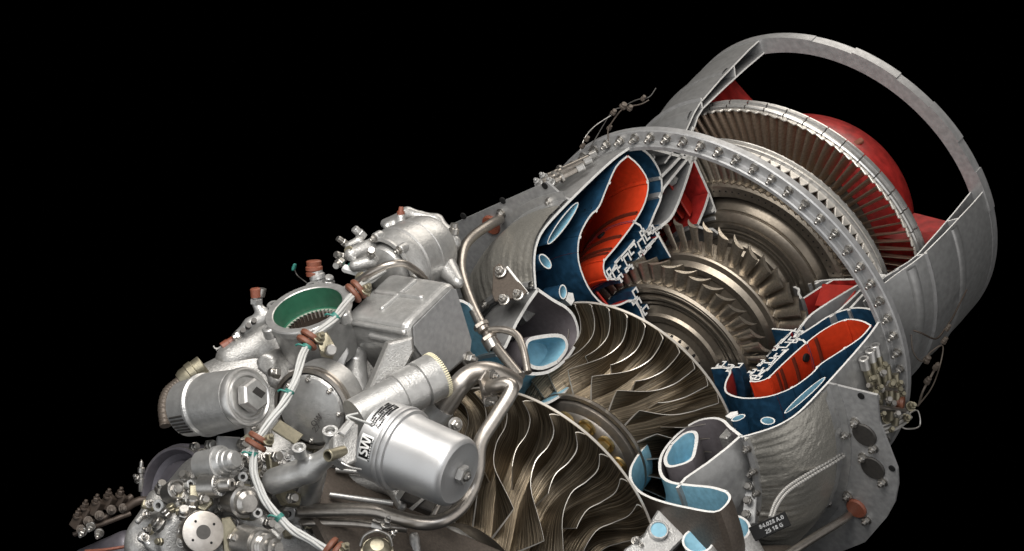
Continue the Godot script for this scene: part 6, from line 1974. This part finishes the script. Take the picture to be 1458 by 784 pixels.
	tube(s, bez([Vector3(-0.1054, -0.0888, 0.2616), Vector3(-0.1327, -0.0723, 0.267), Vector3(-0.1581, -0.0648, 0.2659), Vector3(-0.2031, -0.0558, 0.2578), Vector3(-0.2512, -0.0489, 0.2486), Vector3(-0.2803, -0.0544, 0.2389)], 6), 0.0052, 14)
	obj("pipe", s, "pipe_steel", dr)
	# flange with bosses in front of the foil at the right
	var fb := thing("boss_flange", "narrow grey flange carrying a column of round bosses before the foil", "flange", Vector3(-0.2334, 0.01, 0.1821))
	s = Shape.new()
	slab(s, [Vector3(-0.2197, 0.0477, 0.1619), Vector3(-0.2132, 0.0529, 0.1724), Vector3(-0.242, 0.0275, 0.1989), Vector3(-0.2717, 0.0017, 0.215), Vector3(-0.2814, -0.0063, 0.2031), Vector3(-0.2522, 0.0191, 0.1892)], Vector3(-0.6408, 0.7493, 0.0221) * -0.006, 0.001)
	obj("plate", s, "case_grey", fb)
	for q in [Vector3(-0.2326, 0.0504, 0.1788), Vector3(-0.2411, 0.037, 0.1876), Vector3(-0.2484, 0.027, 0.1927), Vector3(-0.2605, 0.019, 0.1997), Vector3(-0.273, 0.011, 0.206)]:
		union_nut("boss", fb, q, Vector3(-0.6904, 0.7092, -0.1264), 0.0052, 0.008, "bolt_steel")


# fuel nozzle stems and the harness round the flange
func nozzles() -> void:
	var n := 0
	var lab := ["longest upper fuel pipe stem by the flange at the upper left", "middle fuel pipe stem by the flange at the upper left", "lowest short fuel pipe stem by the flange at the upper left"]
	for q in [[Vector3(-0.0958, 0.1927, -0.1869), Vector3(-0.0334, 0.1915, -0.1662)], [Vector3(-0.1159, 0.2006, -0.1811), Vector3(-0.0599, 0.2056, -0.1558)], [Vector3(-0.1134, 0.2076, -0.1651), Vector3(-0.0821, 0.2122, -0.1509)]]:
		var o := thing("fuel_nozzle_pipe", lab[n], "pipe", q[0], "fuel stems at the upper left")
		n += 1
		pipe("stem", o, [q[0], Vector3(q[0]).lerp(q[1], 0.5), q[1]], 0.0032, "pipe_steel", 12, 2)
		port("tip", o, q[1], Vector3(q[1]) - Vector3(q[0]), 0.0046, 0.005, "polished", 0.55)
		turned("collar", o, Vector3(q[0]).lerp(q[1], 0.3), Vector3(q[1]) - Vector3(q[0]), [-0.003, 0.003, -0.003, 0.0062, 0.0, 0.0062, 0.0, 0.003], "bolt_steel", 18)
		bolt(o, Vector3(q[0]) + Vector3(-0.0034, -0.0015, -0.0025), Vector3(-0.4412, 0.8394, -0.3012), 0.004, "cast_aluminium", 0.006)
	n = 0
	for q in [[Vector3(-0.0438, 0.0991, 0.2318), Vector3(-0.0499, 0.041, 0.2551)], [Vector3(-0.0572, 0.1012, 0.2327), Vector3(-0.0647, 0.0432, 0.2539)], [Vector3(-0.0728, 0.1016, 0.2332), Vector3(-0.0761, 0.0396, 0.2552)], [Vector3(-0.0398, 0.0791, 0.2454), Vector3(-0.0542, 0.0159, 0.2648)], [Vector3(-0.0294, 0.0615, 0.2525), Vector3(-0.0479, 0.004, 0.2691)]]:
		var o := thing("fuel_pipe", ["olive fuel pipe nearest the flange bolts with an open top", "second olive fuel pipe with an open top beside the flange", "lowest olive fuel pipe with a large open top beside the flange", "olive fuel pipe studded with nuts under the flange edge", "rearmost olive fuel pipe close under the flange rim"][n], "pipe", q[0], "olive fuel pipes at the right")
		pipe("pipe", o, [q[1], Vector3(q[0]).lerp(q[1], 0.5) + Vector3(-0.0001, 0.0013, 0.0025), q[0]], 0.0046, "olive_steel", 14, 3)
		if n < 3:
			port("mouth", o, q[0], Vector3(q[0]) - Vector3(q[1]), 0.0062, 0.007, "polished", 0.6)
		for j in 2:
			union_nut("nut", o, Vector3(q[0]).lerp(q[1], 0.35 + 0.4 * j) + Vector3(0.0009, 0.0042, 0.0042), Vector3(-0.1824, 0.7904, 0.4944) - Vector3(0.1149, 0, 0.1637) * j, 0.0042, 0.006, "olive_steel" if j != 1 else "bolt_steel")
		n += 1
	var hc := thing("harness_coupling", "tangle of tan connector and short hoses at the flange's lower right end", "coupling", Vector3(-0.0197, 0.0044, 0.2618))
	turned("connector", hc, Vector3(-0.0394, 0.0304, 0.2633), Vector3(0.2794, 0.1256, 0.9034), [-0.008, 0.0, -0.008, 0.006, 0.004, 0.0065, 0.005, 0.0075, 0.009, 0.0075, 0.01, 0.0], "clamp_rubber", 20)
	for j in 3:
		pipe("hose", hc, [Vector3(-0.0581, 0.0028, 0.2564) + Vector3(-0.001, -0.003, 0.0032) * j, Vector3(-0.0381, 0.0005, 0.265) + Vector3(-0.001, -0.003, 0.0032) * j, Vector3(-0.0114, -0.0063, 0.2669) + Vector3(-0.0005, -0.0022, 0.0028) * j], 0.0021, "cable_braid", 8)
	pipe("ring_wire", hc, [Vector3(-0.0132, -0.0087, 0.2682), Vector3(0.0028, -0.0121, 0.2729), Vector3(-0.0057, -0.0256, 0.2818), Vector3(-0.0231, -0.021, 0.2731), Vector3(-0.0251, -0.0173, 0.2645)], 0.0011, "bolt_steel", 6)
	for q in [Vector3(-0.006, -0.0014, 0.2671), Vector3(-0.0244, -0.0053, 0.2702), Vector3(-0.0499, 0.0088, 0.2586), Vector3(-0.0575, 0.0125, 0.2421)]:
		bolt(hc, q, Vector3(-0.2675, 0.7493, 0.5542), 0.0045, "olive_steel", 0.008)
	# brackets and small fittings crowded round the pipes
	var fb := thing("pipe_bracket", "olive clamp bracket with nuts crowding the fuel pipes at the right", "bracket", Vector3(-0.0673, 0.0656, 0.2621))
	for q in [[Vector3(-0.0787, 0.088, 0.2461), 5.0], [Vector3(-0.0612, 0.0858, 0.2511), 6.0], [Vector3(-0.0717, 0.0739, 0.2546), 5.0], [Vector3(-0.056, 0.0693, 0.2609), 5.5], [Vector3(-0.0641, 0.0527, 0.2635), 6.0], [Vector3(-0.0395, 0.06, 0.2637), 5.0], [Vector3(-0.0818, 0.0726, 0.2539), 5.0], [Vector3(-0.0607, 0.0336, 0.2747), 6.0], [Vector3(-0.0313, 0.0364, 0.2655), 5.0], [Vector3(-0.0765, 0.0407, 0.2644), 5.0], [Vector3(-0.0674, 0.0134, 0.2733), 5.0]]:
		union_nut("nut", fb, q[0], Vector3(-0.2886, 0.8438, 0.4468), q[1] * 0.00072, 0.008, "olive_steel" if q[1] < 5.6 else "bolt_steel")
	for q in [[Vector3(-0.0807, 0.0798, 0.2444), Vector3(-0.0277, 0.04, 0.265)], [Vector3(-0.0886, 0.0584, 0.2547), Vector3(-0.0391, 0.0231, 0.275)]]:
		var bs := Shape.new()
		tube(bs, q, 0.0032, 6)
		obj("strap", bs, "pipe_steel", fb)
	# igniter leads below the exhaust
	cord("igniter_lead", "thin dark igniter lead curling beside the exhaust duct on the right", [Vector3(0.0718, 0.0373, 0.224), Vector3(0.0757, 0.0348, 0.2335), Vector3(0.0954, 0.0162, 0.2439), Vector3(0.1219, 0.0113, 0.2426), Vector3(0.1485, 0.0077, 0.2393), Vector3(0.1668, 0.0111, 0.2369), Vector3(0.1909, 0.0196, 0.2346)], 0.0011, "brown_part", "lead")
	cord("igniter_lead", "looped bright lead hanging below the exhaust duct on the right", [Vector3(0.0539, 0.0473, 0.2298), Vector3(0.0445, 0.0325, 0.2394), Vector3(0.0507, 0.017, 0.2491), Vector3(0.0774, 0.0119, 0.2484), Vector3(0.0956, 0.01, 0.2539), Vector3(0.0809, -0.0075, 0.2602), Vector3(0.047, -0.0135, 0.2678), Vector3(0.0122, -0.0155, 0.2681)], 0.0009, "umber_cover", "lead")
	var il := thing("lead_joint", "knotted tan joint of wires hanging off the right of the flange", "joint", Vector3(0.0528, -0.0029, 0.2597))
	for q in [[Vector3(0.0595, 0.0094, 0.2499), 8.0, "olive_steel"], [Vector3(0.0463, -0.0091, 0.2602), 7.0, "rust_rubber"], [Vector3(0.0975, 0.0125, 0.2527), 6.0, "cast_aluminium"], [Vector3(0.1081, 0.0237, 0.2503), 5.0, "bolt_steel"], [Vector3(0.0611, 0.0033, 0.262), 6.0, "bolt_steel"]]:
		union_nut("joint", il, q[0], Vector3(0.3069, 0.8551, 0.2733), q[1] * 0.0006, 0.009, "umber_cover")
	pipe("wire", il, [Vector3(0.0208, -0.0213, 0.266), Vector3(0.0394, -0.0159, 0.2609), Vector3(0.0551, -0.0023, 0.2621), Vector3(0.0749, 0.0019, 0.2603)], 0.0016, "umber_cover", 6)
	# loose wires standing above the flange at the upper left
	cord("loose_wire", "thin loose wire rising above the flange at the upper left", [Vector3(-0.0196, 0.1832, -0.1803), Vector3(0.0122, 0.1982, -0.1817), Vector3(0.0357, 0.2057, -0.1833), Vector3(0.0452, 0.2095, -0.1756), Vector3(0.0662, 0.2096, -0.1692), Vector3(0.0768, 0.2121, -0.1581), Vector3(0.0876, 0.2203, -0.1554)], 0.0007, "dark_metal", "wire")
	var lw := thing("wire_joint", "small dark joints strung on the wire above the flange", "joint", Vector3(0.0301, 0.1982, -0.1795))
	for q in [[Vector3(-0.0151, 0.192, -0.1875), 5.0], [Vector3(-0.0226, 0.1857, -0.1884), 5.0], [Vector3(0.0142, 0.1957, -0.1749), 5.0], [Vector3(0.0272, 0.2094, -0.1779), 6.0], [Vector3(0.0447, 0.2089, -0.1753), 8.0], [Vector3(0.0477, 0.207, -0.1681), 6.0], [Vector3(0.0701, 0.2096, -0.1637), 5.0]]:
		union_nut("joint", lw, q[0], Vector3(0.1913, 0.8472, 0.3544), q[1] * 0.0006, 0.007, "umber_cover")
	pipe("wire", lw, [Vector3(-0.0254, 0.1832, -0.1885), Vector3(-0.0138, 0.1945, -0.1895), Vector3(0.0031, 0.2013, -0.1878), Vector3(0.0253, 0.2082, -0.1786)], 0.0008, "bolt_steel", 6)
	pipe("wire", lw, [Vector3(-0.0129, 0.2045, -0.1572), Vector3(0.0076, 0.2019, -0.1707), Vector3(0.0245, 0.2044, -0.1739), Vector3(0.0452, 0.2083, -0.1736), Vector3(0.0663, 0.2058, -0.1631), Vector3(0.0749, 0.2096, -0.1568)], 0.0008, "umber_cover", 6)
